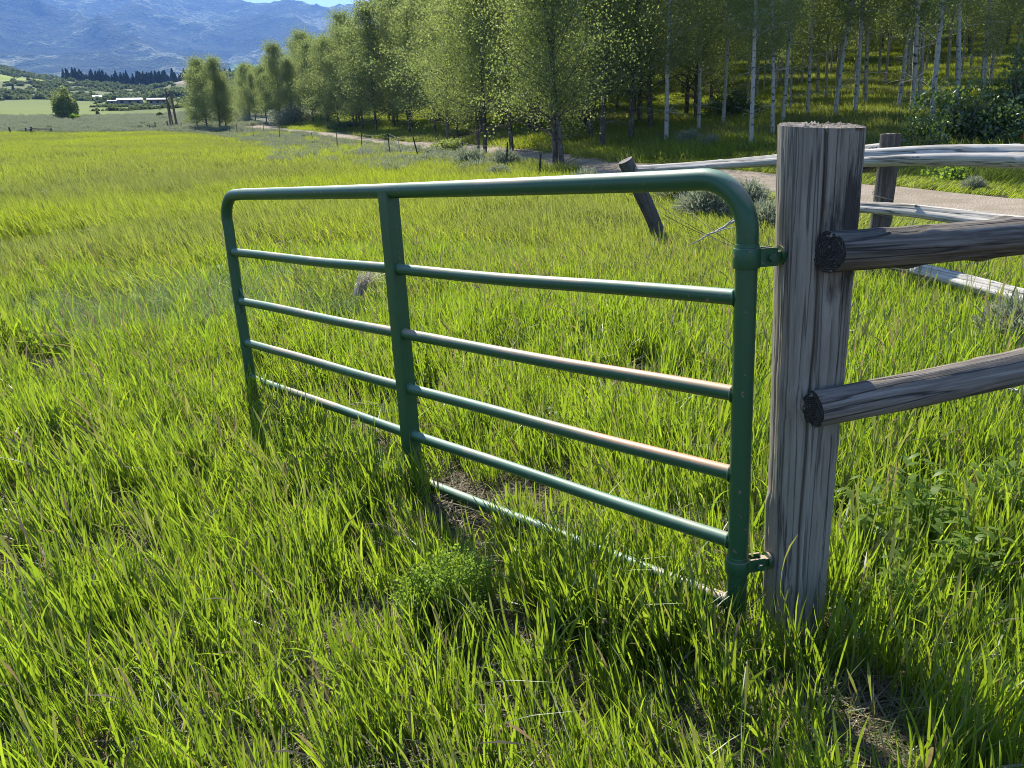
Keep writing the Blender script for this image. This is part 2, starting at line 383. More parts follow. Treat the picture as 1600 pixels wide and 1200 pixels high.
def mountain_mat():
    m = NT('mountain_forest'); p = m.pos()
    n1 = m.noise(p, .0016, 7, .62, .6); n2 = m.noise(p, .012, 5, .7); n3 = m.noise(p, .035, 3, .7)
    f = m.math('ADD', m.math('MULTIPLY', n1, .62), m.math('MULTIPLY', n2, .38))
    col = m.ramp(f, [(.46, (.02, .035, .025)), (.52, (.05, .075, .045)), (.56, (.22, .24, .15)), (.66, (.36, .36, .26))])
    col = m.mix(m.math('MULTIPLY', m.ramp(n3, [(.40, 1.), (.55, 0.)]), .75), col, (.018, .03, .02))
    fa = m.n('ShaderNodeAttribute', attribute_name='tint').outputs['Color']
    sp = m.n('ShaderNodeSeparateColor'); m.l(fa, sp.inputs[0])
    col = m.mix(sp.outputs[0], col, (.22, .34, .12))
    m.pbsdf(col, .95, m.bump(m.math('ADD', n2, n3), 1.0, 40), .05); return m.m
M['mountain'] = mountain_mat()

# ------------------------------------------------------------------ ground
gv = np.stack([GX, GY, zg], -1).reshape(-1, 3)
I, J = np.meshgrid(np.arange(NA - 1), np.arange(NR - 1), indexing='ij')
gf = np.stack([I * NR + J, I * NR + J + 1, (I + 1) * NR + J + 1, (I + 1) * NR + J], -1).reshape(-1, 4)
# land-cover masks: sage flat / hay meadow / brushy hill, plus the bright mown strip on the hill
azd = np.degrees(GA)
def sm(a, b, x): t = np.clip((x - a) / (b - a), 0, 1); return t * t * (3 - 2 * t)
wob = (fbm(GX / 40, GY / 40, 3, 21) - .5)
edge = np.interp(azd, [-75, -31, -24, -16.5, -12, -6], [97, 97, 92, 74, 60, 40])
m_sage = sm(0, 4, GR - edge - wob * 6) * (1 - sm(128, 140, GR + wob * 24))
m_hay = sm(128, 140, GR + wob * 24) * (1 - sm(440, 455, GR + wob * 10)) * (1 - sm(-25.5, -24.5, azd + wob * 3) * (1 - sm(320, 400, GR)) * .6)
m_hill = sm(440, 455, GR + wob * 10)
left = 1 - sm(-14, -9, azd)
tint = np.stack([m_sage * left, m_hay * left, m_hill], -1).reshape(-1, 3)
bright_r0 = np.interp(azd, [-40, -31, -27, -25], [610, 625, 720, 800]); bright_r1 = np.interp(azd, [-40, -31, -27, -25], [720, 745, 790, 815])
mbright = sm(0, 12, GR - bright_r0) * (1 - sm(0, 12, GR - bright_r1)) * (1 - sm(-25.5, -24.5, azd))
me = mesh_of('ground', gv, gf, M['ground'], tint, True)
ba = me.attributes.new('bright', 'FLOAT', 'POINT'); ba.data.foreach_set('value', mbright.ravel().astype(np.float32))
tag(link('ground', me), 'rolling meadow ground with brown soil between the grass', None, None, 'structure')
# the ground behind the camera
bz = H0 - 1.47
me = mesh_of('ground_behind', [(-80, .4, bz - .3), (80, .4, bz - .3), (80, -80, bz - 4), (-80, -80, bz - 4)], [[[0, 3, 2, 1]]], M['ground'])
tag(link('ground_behind', me), None, None, None, 'structure')

# ------------------------------------------------------------------ mountain
MA, MR = 420, 300
ma = np.radians(np.linspace(-62, 62, MA)); mr = np.linspace(1700, 8200, MR)
A2, R2 = np.meshgrid(ma, mr, indexing='ij'); mx, my = R2 * np.sin(A2), R2 * np.cos(A2)
skl = np.interp(np.degrees(A2), [-62, -32, -26, -20, -15.5, -11, -8, -4.7, 0, 10, 30, 62], [.26, .235, .220, .206, .1955, .1925, .1885, .184, .186, .18, .18, .18])
RID = 6200.0
prof = np.interp(R2, [1700, 2400, 3400, 4600, 5500, RID, 6900, 8200], [.078, .094, .118, .152, .184, 1, 1, 1])
base_h = np.where(R2 < RID, 0, 0)
k = np.clip((R2 - 1700) / (RID - 1700), 0, 1)
s_ = .075 + (skl - .075) * (k ** 1.15)
base_h = s_ * R2
over = np.clip((R2 - RID) / 2000, 0, 1); base_h = np.where(R2 > RID, skl * RID * (1 - .55 * over), base_h)
def ridged(x, y, o, seed):
    s = 0; a = .5; t = 0
    for i in range(o):
        n = 1 - np.abs(2 * vnoise(x * 2 ** i, y * 2 ** i, seed + i) - 1); s = s + a * n * n; t += a; a *= .5
    return s / t
wx = mx + 500 * (fbm(mx / 900, my / 900, 3, 51) - .5); wy = my + 500 * (fbm(mx / 900, my / 900, 3, 52) - .5)
rid = ridged(wx / 900 + wy / 2600, wy / 1500 - wx / 3000, 6, 31) - .38
amp = 950 * np.clip(k, 0, 1) ** 1.5 * (1 - np.clip(k, 0, 1) * .93) ** .7 + 12 * k
mz = H0 + base_h + rid * amp
mv = np.stack([mx, my, mz], -1).reshape(-1, 3)
I, J = np.meshgrid(np.arange(MA - 1), np.arange(MR - 1), indexing='ij')
mf = np.stack([I * MR + J, I * MR + J + 1, (I + 1) * MR + J + 1, (I + 1) * MR + J], -1).reshape(-1, 4)
adeg = np.degrees(A2)
mm = (1 - sm(.8, 1.15, np.hypot((adeg + 16.3) / 1.6, (R2 - 3150) / 330) + (fbm(mx / 150, my / 150, 3, 5) - .5) * .5)) * .9
me = mesh_of('mountain', mv, mf, M['mountain'], np.stack([mm, mm * 0, mm * 0], -1).reshape(-1, 3), True)
tag(link('mountain', me), 'long forested mountain ridge fading to blue', None, None, 'structure')

# ------------------------------------------------------------------ gravel road
def resample(P, step):
    P = np.array([(p[0], p[1]) for p in P]); d = np.r_[0, np.cumsum(np.hypot(*np.diff(P, axis=0).T))]
    n = max(2, int(d[-1] / step)); t = np.linspace(0, d[-1], n)
    Q = np.stack([np.interp(t, d, P[:, 0]), np.interp(t, d, P[:, 1])], -1)
    for _ in range(6): Q[1:-1] = (Q[:-2] + 2 * Q[1:-1] + Q[2:]) / 4
    return Q
def strip(name, Q, hw, mat, lift, seed):
    T = np.gradient(Q, axis=0); T /= np.linalg.norm(T, axis=1)[:, None]; Nn = np.stack([-T[:, 1], T[:, 0]], -1)
    V = []; K = 13
    for i in range(len(Q)):
        for j in range(K):
            u = -1 + 2 * j / (K - 1); w = hw * (1 + .16 * (vnoise(i * .21 + (7 if u < 0 else 0), seed, 4) - .5))
            p = Q[i] + Nn[i] * u * w; V.append((p[0], p[1], gz(p[0], p[1]) + (lift if abs(u) < .99 else -.03) ))
    Fq = [(i * K + j, (i + 1) * K + j, (i + 1) * K + j + 1, i * K + j + 1) for i in range(len(Q) - 1) for j in range(K - 1)]
    return link(name, mesh_of(name, V, [Fq], mat, None, True))
road_px = [(1600, 331), (1400, 309), (1200, 289), (1050, 274), (900, 259), (780, 243), (650, 226), (520, 212), (440, 204), (390, 197)]
RP = [hit(*p) for p in road_px]
ext = RP[0] + (RP[0] - RP[1]).normalized() * 25
Q1 = resample([ext] + RP + [hit(355, 193.5), hit(330, 196), hit(290, 200), hit(240, 205)], .5)
tag(strip('gravel_road', Q1, 1.55, M['gravel'], .03, 1), 'gravel road running along the foot of the aspens', None, None, 'structure')
Q2 = resample([hit(300, 186), hit(262, 187), hit(225, 186), hit(190, 188), hit(160, 189.5)], 1.5)
tag(strip('far_gravel_road', Q2, 2.6, M['gravel'], .12, 2), 'pale gravel lane crossing the sage flat', None, None, 'structure')
Q3 = resample([hit(262, 124.5), hit(280, 129), hit(300, 135)], 2.5)
tag(strip('hill_track', Q3, 4.0, M['gravel'], .5, 3), 'pale dirt track down the edge of the bench', None, None, 'structure')
def road_dist(x, y):
    x = np.asarray(x); y = np.asarray(y); d = np.full(x.shape, 1e9)
    for q in Q1[::2]: d = np.minimum(d, np.hypot(x - q[0], y - q[1]))
    return d

# ------------------------------------------------------------------ blades, tufts and the scatter
def blades(n, rad, h, w, segs, seed, lean=(0, 0), bend=.35, spread=.25, seedheads=0.0, dry=0.0, hmin=.45, flat=False):
    g = np.random.default_rng(seed)
    a = g.uniform(0, 2 * np.pi, n); rr = rad * np.sqrt(g.uniform(0, 1, n)); bx, by = rr * np.cos(a), rr * np.sin(a)
    hh = h * (hmin + (1 - hmin) * g.beta(2.2, 1.6, n)); ww = w * g.uniform(.55, 1.25, n)
    da = g.uniform(0, 2 * np.pi, n); lx = np.cos(da) * spread * np.abs(g.normal(0, 1, n)) + lean[0]; ly = np.sin(da) * spread * np.abs(g.normal(0, 1, n)) + lean[1]
    bd = bend * g.gamma(1.2, 1.0, n)
    if flat: lx, ly = np.cos(da) * 2.5, np.sin(da) * 2.5
    fa = g.uniform(0, 2 * np.pi, n)         # facing of the blade's flat side
    wx_, wy_ = np.cos(fa), np.sin(fa)
    sh = g.uniform(0, 1, n) < seedheads; dr = g.uniform(0, 1, n) < dry; hue = g.beta(2, 2, n)
    V = []; Cc = []
    K = segs
    ts = np.linspace(0, 1, K + 1)
    for t in ts:
        q = bd * t * t
        px = bx + hh * t * (lx + lx * q * 1.5 + np.cos(da) * q * .5); py = by + hh * t * (ly + ly * q * 1.5 + np.sin(da) * q * .5)
        nrm = 1 / np.sqrt(1 + lx ** 2 + ly ** 2)
        pz = hh * t * nrm * (1 - .35 * np.clip(q, 0, 1.6)) + (0.0 if not flat else .008 + .02 * hue)
        prof = (.55 + .9 * t) * (1 - t) ** .55 * 1.25 if t < 1 else 0
        wd = ww * prof
        tw = np.where(sh, np.where(t > .72, ww * .9 * (1 - abs(t - .86) / .16), ww * .14), wd) if True else wd
        ca = wx_ * tw / 2; cb = wy_ * tw / 2
        V.append(np.stack([px - ca, py - cb, pz], -1)); V.append(np.stack([px + ca, py + cb, pz + tw * .15], -1))
        seedt = np.where(sh & (t > .7), .55, 0) + np.where(dr, .9, 0)
        c = np.stack([hue * .8 + .2 * t, np.clip(seedt, 0, 1), hue], -1); Cc += [c, c]
    V = np.stack(V, 1).reshape(-1, 3); Cc = np.stack(Cc, 1).reshape(-1, 3)   # n, 2(K+1)
    base = np.arange(n)[:, None] * 2 * (K + 1)
    Fq = np.concatenate([base + np.array([2 * i, 2 * i + 1, 2 * i + 3, 2 * i + 2]) for i in range(K)])
    return V, Fq, Cc
def tuft_collection(name, meshes):
    c = bpy.data.collections.new(name)
    for i, me in enumerate(meshes):
        o = bpy.data.objects.new('%s_tuft_%02d' % (name, i), me); c.objects.link(o)
    return c
def scatter(name, coll, P, rot, scl, idx, label=None):
    me = bpy.data.meshes.new(name); n = len(P); me.vertices.add(n); me.vertices.foreach_set('co', np.asarray(P, np.float32).ravel())
    a = me.attributes.new('rot', 'FLOAT_VECTOR', 'POINT'); a.data.foreach_set('vector', np.asarray(rot, np.float32).ravel())
    a = me.attributes.new('scl', 'FLOAT_VECTOR', 'POINT'); a.data.foreach_set('vector', np.asarray(scl, np.float32).ravel())
    a = me.attributes.new('idx', 'INT', 'POINT'); a.data.foreach_set('value', np.asarray(idx, np.int32))
    o = link(name, me)
    ng = bpy.data.node_groups.new('scatter_' + name, 'GeometryNodeTree')
    ng.interface.new_socket('Geometry', in_out='INPUT', socket_type='NodeSocketGeometry')
    ng.interface.new_socket('Geometry', in_out='OUTPUT', socket_type='NodeSocketGeometry')
    N = ng.nodes; gi = N.new('NodeGroupInput'); go = N.new('NodeGroupOutput')
    ci = N.new('GeometryNodeCollectionInfo'); ci.inputs['Collection'].default_value = coll
    ci.inputs['Separate Children'].default_value = True; ci.inputs['Reset Children'].default_value = True
    ip = N.new('GeometryNodeInstanceOnPoints'); ip.inputs['Pick Instance'].default_value = True
    def na(nm, t):
        x = N.new('GeometryNodeInputNamedAttribute'); x.data_type = t; x.inputs['Name'].default_value = nm; return x.outputs[0]
    L = ng.links.new
    L(gi.outputs[0], ip.inputs['Points']); L(ci.outputs[0], ip.inputs['Instance']); L(na('idx', 'INT'), ip.inputs['Instance Index'])
    e2r = N.new('FunctionNodeEulerToRotation'); L(na('rot', 'FLOAT_VECTOR'), e2r.inputs[0]); L(e2r.outputs[0], ip.inputs['Rotation'])
    L(na('scl', 'FLOAT_VECTOR'), ip.inputs['Scale']); L(ip.outputs[0], go.inputs[0])
    md = o.modifiers.new('scatter', 'NODES'); md.node_group = ng
    return tag(o, label, None, None, 'stuff')
def sector(n, r0, r1, a0, a1, power=2.0):
    r = (rng.uniform(0, 1, n) * (r1 ** power - r0 ** power) + r0 ** power) ** (1 / power); a = np.radians(rng.uniform(a0, a1, n))
    return r * np.sin(a), r * np.cos(a), r, np.degrees(a)

GATE_H = np.array([.6186, 1.9798]); GATE_L = np.array([-1.466, 4.2107])
def gate_dist(x, y):                        # signed offset from the gate line (positive on the camera's side) and distance to the segment
    d = GATE_L - GATE_H; L = np.linalg.norm(d); d = d / L; rx, ry = x - GATE_H[0], y - GATE_H[1]
    t = np.clip(rx * d[0] + ry * d[1], -.1, L + .1); ex, ey = rx - t * d[0], ry - t * d[1]
    sgn = -(rx * d[1] - ry * d[0])
    return sgn, np.hypot(ex, ey)

GR_ = M['grass']
near_meshes = []
for i in range(8):
    V, Fq, Cc = blades(22, .085, .38, .0085, 6, 100 + i, (0, 0), .17, .12, .05, .07, .25); near_meshes.append(mesh_of('grass_tuft', V, Fq, GR_, Cc, True))
for i in range(3):                          # broad-leaved brome clumps
    V, Fq, Cc = blades(9, .05, .38, .0130, 7, 140 + i, (0, 0), .26, .17, 0, .03, .45); near_meshes.append(mesh_of('grass_tuft', V, Fq, GR_, Cc, True))
for i in range(3):                          # thin low grass
    V, Fq, Cc = blades(60, .13, .17, .0045, 4, 160 + i, (0, 0), .5, .45, .0, .18, .3); near_meshes.append(mesh_of('grass_tuft', V, Fq, GR_, Cc, True))
for i in range(2):                          # stalks gone to seed
    V, Fq, Cc = blades(4, .05, .56, .012, 9, 180 + i, (0, 0), .22, .12, 1.0, .3, .7); near_meshes.append(mesh_of('grass_tuft', V, Fq, GR_, Cc, True))
near_c = tuft_collection('near_grass', near_meshes)
def lean_rot(x, n, amt=.17):
    dirx = np.where(x < .8, -1.0, .55)
    ty = dirx * amt + rng.normal(0, .085, n)     # rotation about Y leans along X
    tx = rng.normal(.02, .07, n)
    yaw = rng.uniform(0, 6.283, n)
    out = np.empty((n, 3))
    for i in range(n):
        m = Matrix.Rotation(ty[i], 3, 'Y') @ Matrix.Rotation(tx[i], 3, 'X') @ Matrix.Rotation(yaw[i], 3, 'Z'); out[i] = m.to_euler()
    return out
# near field: 0.7 to 8 m
n = 21000
x, y, r, a = sector(n, .55, 9.0, -50, 52, 1.75)
gap = fbm(x / .42, y / .42, 3, 71)
sg, gd = gate_dist(x, y)
keep = (gap > .35 + .03 * ((gd < .35) & (r < 6))) & (rng.uniform(0, 1, n) < np.where(gd < .22, .85, 1))
# trodden patches with dry litter beside the gate and post
for cx_, cy_, rad, pr in ((-.35, 3.15, .33, .6), (.05, 2.45, .28, .6), (1.35, 2.1, .3, .3), (-.9, 3.5, .25, .6), (-.55, 1.35, .22, .5), (.35, 3.05, .25, .6), (-.75, 1.2, .18, .6), (-1.1, 1.9, .2, .6)):
    keep &= ~((np.hypot(x - cx_, y - cy_) < rad * (.7 + .6 * gap)) & (rng.uniform(0, 1, n) < pr * .42))
keep &= np.hypot(x - .83, y - 2.0) > .10
keep &= (rng.uniform(0, 1, n) < np.clip(.84 + (r - 1.4) * .2, .84, 1))
x, y, r, sg, gd, gap = [v[keep] for v in (x, y, r, sg, gd, gap)]; n = len(x)
idx = rng.choice(16, n, p=[.070] * 8 + [.035] * 3 + [.085] * 3 + [.040] * 2)
s = .82 + .35 * fbm(x / .9, y / .9, 2, 5) + rng.normal(0, .10, n)
s *= np.where((gd < .40) & (r < 6) & (x < .45), .70 + .25 * rng.uniform(0, 1, n), 1) * np.clip(.72 + (r - 1.2) * .09, .72, 1)
s = np.clip(s, .35, 1.5)
blue = (np.hypot((x + 2.6) / 1.7, (y - 6.6) / 1.5) < .9) & (rng.uniform(0, 1, n) < .8)
# clumps grown up against the bottom rail
gu2 = (GATE_L - GATE_H) / np.linalg.norm(GATE_L - GATE_H); gn2 = np.array([-gu2[1], gu2[0]]); gn2 = gn2 if gn2[1] < 0 else -gn2
ex_n = 260; es = np.where(rng.uniform(0, 1, ex_n) < .42, rng.uniform(.05, .62, ex_n), rng.uniform(1.35, 3.0, ex_n)); eo = rng.uniform(.05, .34, ex_n)
x = np.r_[x, GATE_H[0] + gu2[0] * es + gn2[0] * eo]; y = np.r_[y, GATE_H[1] + gu2[1] * es + gn2[1] * eo]
s = np.r_[s, rng.uniform(.70, 1.02, ex_n)]; idx = np.r_[idx, rng.integers(0, 11, ex_n)]; blue = np.r_[blue, np.zeros(ex_n, bool)]; n = len(x)
P = np.stack([x, y, ground(x, y) - .01], -1)
scatter('grass', near_c, P[~blue], lean_rot(x, n)[~blue], np.repeat(s[:, None], 3, 1)[~blue], idx[~blue], 'tall fresh green grass around the gate')

# dry litter lying on the soil
lit = []
for i in range(5):
    V, Fq, Cc = blades(60, .16, .14, .005, 3, 300 + i, (0, 0), .1, .3, 0, .5, .3, True); lit.append(mesh_of('litter', V, Fq, M['straw'], Cc))
lit_c = tuft_collection('litter', lit)
x, y, r, a = sector(1500, .5, 6.5, -48, 50, 1.8); n = len(x)
scatter('straw', lit_c, np.stack([x, y, ground(x, y)], -1), np.stack([np.zeros(n), np.zeros(n), rng.uniform(0, 6.28, n)], -1), np.repeat(rng.uniform(.7, 1.2, n)[:, None], 3, 1), rng.integers(0, 5, n), 'dry straw litter lying on the bare soil')

# blue-green fine grass patch beyond the latch end of the gate
blu = []
for i in range(4):
    V, Fq, Cc = blades(150, .26, .36, .005, 4, 350 + i, (-.18, .05), .5, .3, .12, .12, .4); blu.append(mesh_of('fine_grass', V, Fq, M['bluegrass'], Cc))
blu_c = tuft_collection('fine_grass', blu)
x, y, r, a = sector(1500, 4.5, 12, -42, 2, 2.0)
m1 = np.hypot((x + 2.5) / 1.7, (y - 6.7) / 1.4) + (fbm(x, y, 2, 8) - .5) * .9 < 1.0
m2 = np.hypot((x + .8) / 1.3, (y - 8.6) / .8) < 1
m3 = np.hypot((x + 6) / 2.2, (y - 9) / .8) < 1
kk = m1 | (m2 & (rng.uniform(0, 1, len(x)) < .5)) | (m3 & (rng.uniform(0, 1, len(x)) < .5)); x, y = x[kk], y[kk]; n = len(x)
scatter('fine_grass', blu_c, np.stack([x, y, ground(x, y)], -1), np.stack([np.zeros(n), np.zeros(n), rng.uniform(-.5, .5, n)], -1), np.repeat(rng.uniform(.7, 1.05, n)[:, None], 3, 1), rng.integers(0, 4, n), 'grey-green fine grass patch in the field')

def slope_rot(x, y, yaw, d=.6):
    dzx = (ground(x + d, y) - ground(x - d, y)) / (2 * d); dzy = (ground(x, y + d) - ground(x, y - d)) / (2 * d)
    out = np.empty((len(x), 3))
    for i in range(len(x)):
        q = Vector((0, 0, 1)).rotation_difference(Vector((-dzx[i], -dzy[i], 1)).normalized())
        out[i] = (q.to_matrix() @ Matrix.Rotation(yaw[i], 3, 'Z')).to_euler()
    return out
CPX, CPY, _z = hit(1360, 465, 5)           # foot of the rear corner post
# middle field: 6 to 26 m
mid = []
for i in range(5):
    V, Fq, Cc = blades(230, .42, .52, .0125, 4, 400 + i, (-.22, .03), .25, .13, .10, .05, .25); mid.append(mesh_of('field_patch', V, Fq, M['field'], Cc))
mid_c = tuft_collection('field_patch', mid)
x, y, r, a = sector(5200, 6.2, 27, -47, 49, 1.7)
rd = road_dist(x, y); g1 = fbm(x / 2.2, y / 2.2, 3, 77)
kk = (rd > 1.6) & (g1 > .30) & ~((np.hypot((x + 2.6) / 1.9, (y - 6.7) / 1.6) < 1) & (rng.uniform(0, 1, len(x)) < .8)) & (rng.uniform(0, 1, len(x)) < np.clip((r - 5.6) / 2, .3, 1))
x, y, r, rd, g1 = [v[kk] for v in (x, y, r, rd, g1)]; n = len(x)
s = (.72 + .45 * g1) * np.where(x > 1.8, .72, 1) * np.where(np.hypot(x - CPX * .90, y - CPY * .90) < 1.15, .42, 1) * np.where((rd < 3.0) & (x > 2.5), .45, 1) * rng.uniform(.85, 1.15, n)
scatter('field_grass', mid_c, np.stack([x, y, ground(x, y) - .01], -1), slope_rot(x, y, rng.uniform(-.5, .5, n) + np.where(x > 4, 2.6, 0)), np.stack([s * 0 + 1, s * 0 + 1, s], -1), rng.integers(0, 5, n), 'yellow-green hay grass of the field')
# far field: 25 to 115 m, and the grass under the trees
far = []
for i in range(4):
    V, Fq, Cc = blades(260, .85, .58, .028, 3, 450 + i, (-.2, .02), .25, .13, .14, .06, .2); far.append(mesh_of('far_patch', V, Fq, M['field'], Cc))
far_c = tuft_collection('far_patch', far)
x, y, r, a = sector(15500, 24, 112, -44, 44, 1.75)
rd = road_dist(x, y); ed = np.interp(a, [-75, -31, -24, -16.5, -12, -6, 0], [97, 97, 92, 74, 120, 120, 120])
g1 = fbm(x / 5, y / 5, 3, 78)
kk = (rd > 1.65) & (r < ed + 2 * g1) & (g1 > .3)
x, y, r, rd, g1 = [v[kk] for v in (x, y, r, rd, g1)]; n = len(x)
s = (.7 + .5 * g1) * np.where(rd < 3.0, .75, 1)
scatter('far_field_grass', far_c, np.stack([x, y, ground(x, y) - .02], -1), slope_rot(x, y, rng.uniform(-.5, .5, n)), np.stack([s * 0 + 1, s * 0 + 1, s], -1), rng.integers(0, 4, n), 'yellow-green field grass running to the far fence')

# ------------------------------------------------------------------ foliage builders
def leaf_quads(P, size, g, hang=.3, tri=False):
    n = len(P); nr = g.normal(0, 1, (n, 3)); nr[:, 2] = nr[:, 2] * .7 + .2; nr /= np.linalg.norm(nr, axis=1)[:, None]
    t = g.normal(0, 1, (n, 3)); t -= nr * (t * nr).sum(1)[:, None]; t /= np.linalg.norm(t, axis=1)[:, None]; b = np.cross(nr, t)
    sz = size * g.uniform(.6, 1.25, (n, 1))
    V = np.stack([P - t * sz * .55, P - b * sz * .42 + t * sz * .08 + nr * sz * .08, P + t * sz * .55, P + b * sz * .42 + t * sz * .08 + nr * sz * .08], 1).reshape(-1, 3)
    hue = np.repeat(g.beta(2, 2, n)[:, None], 4, 1).reshape(-1)
    Cc = np.stack([hue, hue * 0, hue], -1); Fq = np.arange(n * 4).reshape(-1, 4)
    return V, Fq, Cc
def make_aspen(seed, H, cb, R, n, leaf, tr, mat, barkmat, wob=.25, nb=46, low=.9):
    """trunk + limbs mesh and a crown mesh of single leaves gathered on twigs"""
    g = np.random.default_rng(seed); G = Geo()
    K = 9; tp = []
    px = py = 0; vx, vy = g.normal(0, wob, 2) * .12
    for i in range(K + 1):
        t = i / K; tp.append(np.array([px, py, t * H])); vx += g.normal(0, wob) * .06; vy += g.normal(0, wob) * .06
        px += vx * H / K; py += vy * H / K
    G.tube([tp[0] - np.array([0, 0, .35])] + tp, [tr * 1.35] + [tr * (1.12 - .98 * (i / K) ** 1.1) for i in range(K + 1)], 8)
    tips = []; wts = []; ph1, ph2 = g.uniform(0, 6.28, 2)
    for b in range(nb):
        t = cb + (1 - cb) * (b + g.uniform(0, 1)) / nb * .97
        f = t * K; i0 = min(int(f), K - 1); p0 = tp[i0] * (1 - (f - i0)) + tp[i0 + 1] * (f - i0)
        u = (t - cb) / (1 - cb); prof = (low + (1 - low) * min(1, u * 4)) * (1 - u) ** .42 * (1.0 if u < .9 else .85)
        az = g.uniform(0, 6.283); L = R * prof * g.uniform(.35, 1.2) * (1 + .42 * math.sin(az * 2 + ph1 + u * 7) * math.sin(u * 9 + ph2)) + .15
        el = g.uniform(.15, .75) + .5 * u
        d = np.array([math.cos(az) * math.cos(el), math.sin(az) * math.cos(el), math.sin(el)])
        pts = [p0, p0 + d * L * .5 + np.array([0, 0, -.02 * L]), p0 + d * L + np.array([0, 0, .10 * L * g.normal()])]
        rr = tr * (.34 * (1 - t) + .06); G.tube(pts, [rr, rr * .6, rr * .2], 4, False)
        for q in range(5):
            s0 = g.uniform(.25, 1); base = pts[0] + (pts[2] - pts[0]) * s0
            dd = g.normal(0, 1, 3); dd[2] = abs(dd[2]) * .5; dd = dd / np.linalg.norm(dd) * L * g.uniform(.15, .38)
            tips.append(base + dd); wts.append(g.uniform(.3, 1.4))
            if q < 2: G.tube([base, base + dd], [rr * .3, rr * .12], 3, False)
    for b in range(int(nb * .35)):           # bare dead twigs below the crown
        t = g.uniform(cb * .45, cb + .1); f = t * K; i0 = min(int(f), K - 1); p0 = tp[i0]
        az = g.uniform(0, 6.283); L = R * g.uniform(.25, .8); el = g.uniform(-.2, .6)
        d = np.array([math.cos(az) * math.cos(el), math.sin(az) * math.cos(el), math.sin(el)])
        G.tube([p0, p0 + d * L * .6, p0 + d * L + np.array([0, 0, -.1 * L])], [tr * .14, tr * .08, tr * .03], 3, False)
    tips = np.array(tips); w = np.array(wts); w /= w.sum()
    ci = g.choice(len(tips), n, p=w); sp = R * .135
    P = tips[ci] + g.normal(0, 1, (n, 3)) * sp * g.uniform(.4, 1.4, (n, 1)) * np.array([1, 1, .85])
    V, Fq, Cc = leaf_quads(P, leaf, g)
    hc = g.normal(0, .30, len(tips))[ci]; Cc[:, 0] = np.clip(Cc[:, 0] + np.repeat(hc, 4), 0, 1)
    return G.mesh('trunk', barkmat, True, 1.2), mesh_of('crown', V, Fq, mat, Cc)
tall = [make_aspen(600 + i, 11.5 + i * .6, .22 + .03 * (i % 3), 2.2, 20000, .068, .078, M['aspen_leaf'], M['bark'], .30, 50, .5) for i in range(5)]
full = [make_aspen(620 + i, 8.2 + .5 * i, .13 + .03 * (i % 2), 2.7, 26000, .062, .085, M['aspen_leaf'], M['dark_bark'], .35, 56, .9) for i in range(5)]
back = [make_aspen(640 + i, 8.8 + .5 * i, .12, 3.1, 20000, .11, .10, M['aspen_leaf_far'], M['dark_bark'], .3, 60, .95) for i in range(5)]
def aspen(kind, x, y, s, yaw, label, group, lean=(0, 0), zs=1.0):
    tr, cr = kind
    e = empty('aspen_tree', (x, y, gz(x, y) - .05), (lean[0], lean[1], yaw)); e.scale = (s, s, s * zs)
    link('trunk', tr, e); link('crown', cr, e)
    return tag(e, label, 'tree', group)
# trunks one can point to on the right: base pixel, kind, scale, lean, words
keyed = [
 (1041, 229, 0, .92, (0, -.0), 'aspen with a knobby white trunk rising behind the top bend of the gate'),
 (1091, 214, 1, .85, (0, .08), 'aspen with twin-looking spotted pale trunk left of the slender bare one, beyond the road'),
 (1173, 235, 2, .80, (0, .0), 'slender smooth pale aspen by the road, just left of the gatepost'),
 (1207, 222, 3, .75, (0, .02), 'thin spotted aspen whose foot meets the left edge of the gatepost top'),
 (1222, 200, 4, .95, (0, .05), 'thick pale aspen directly behind the left side of the gatepost top'),
 (1260, 190, 0, .85, (0, .07), 'leaning pale aspen standing behind the middle of the gatepost top'),
 (1303, 190, 1, .95, (0, .06), 'bright white aspen rising from the gatepost top, dark scars low down'),
 (1335, 187, 2, 1.0, (0, .0), 'grey shaded aspen trunk just right of the gatepost top'),
 (1352, 172, 3, 1.0, (0, .0), 'dark grey aspen with dead side twigs, second right of the gatepost'),
 (1402, 180, 4, .9, (0, .03), 'dark slim aspen above the top of the rear corner post'),
 (1424, 186, 0, 1.1, (0, .03), 'curved aspen whose trunk crosses a paler neighbour, right of the corner post'),
 (1454, 214, 1, 1.0, (0, -.09), 'pale spotted aspen leaning left up the slope beside the leafy bush'),
 (1495, 184, 2, 1.05, (0, .10), 'tall bright white aspen leaning right, beside the leafy bush'),
 (1478, 138, 3, .95, (0, .07), 'thin straight aspen up the slope between two white trunks'),
 (1545, 146, 4, .95, (0, .12), 'white aspen leaning right behind the top of the leafy bush'),
 (1585, 130, 0, 1.0, (0, .05), 'shaded aspen at the right edge behind the leafy bush'),
]
taken = []
for (px, py, kd, s, ln, lab) in keyed:
    p = hit(px, py, 18); aspen(tall[kd], p.x, p.y, s, random.uniform(0, 6.28) if kd != 9 else 0, lab, 'aspens at the edge of the grove', (ln[0], ln[1] * .8)); taken.append((p.x, p.y))
front = [
 (868, 262, 0, .98, 'bushy aspen clump with dark forked trunk, nearest the gate'),
 (879, 262, 2, .85, 'second stem of the bushy aspen clump nearest the gate'),
 (758, 243, 1, .93, 'bushy bright green aspen with dark trunk behind the wire fence'),
 (748, 240, 3, .80, 'smaller leafy aspen leaning on its neighbour behind the wire fence'),
 (800, 236, 4, 1.0, 'dense dark green aspen between the two bushy roadside aspens'),
 (700, 226, 0, 1.0, 'leafy aspen left of the bushy roadside aspens'),
 (640, 214, 2, 1.0, 'yellow-green aspen above the sixth fence post'),
 (940, 235, 1, 1.05, 'dense leafy aspen above the leaning fence post'),
 (985, 226, 3, 1.1, 'shaded leafy aspen between the leaning post and the knobby white trunk'),
]
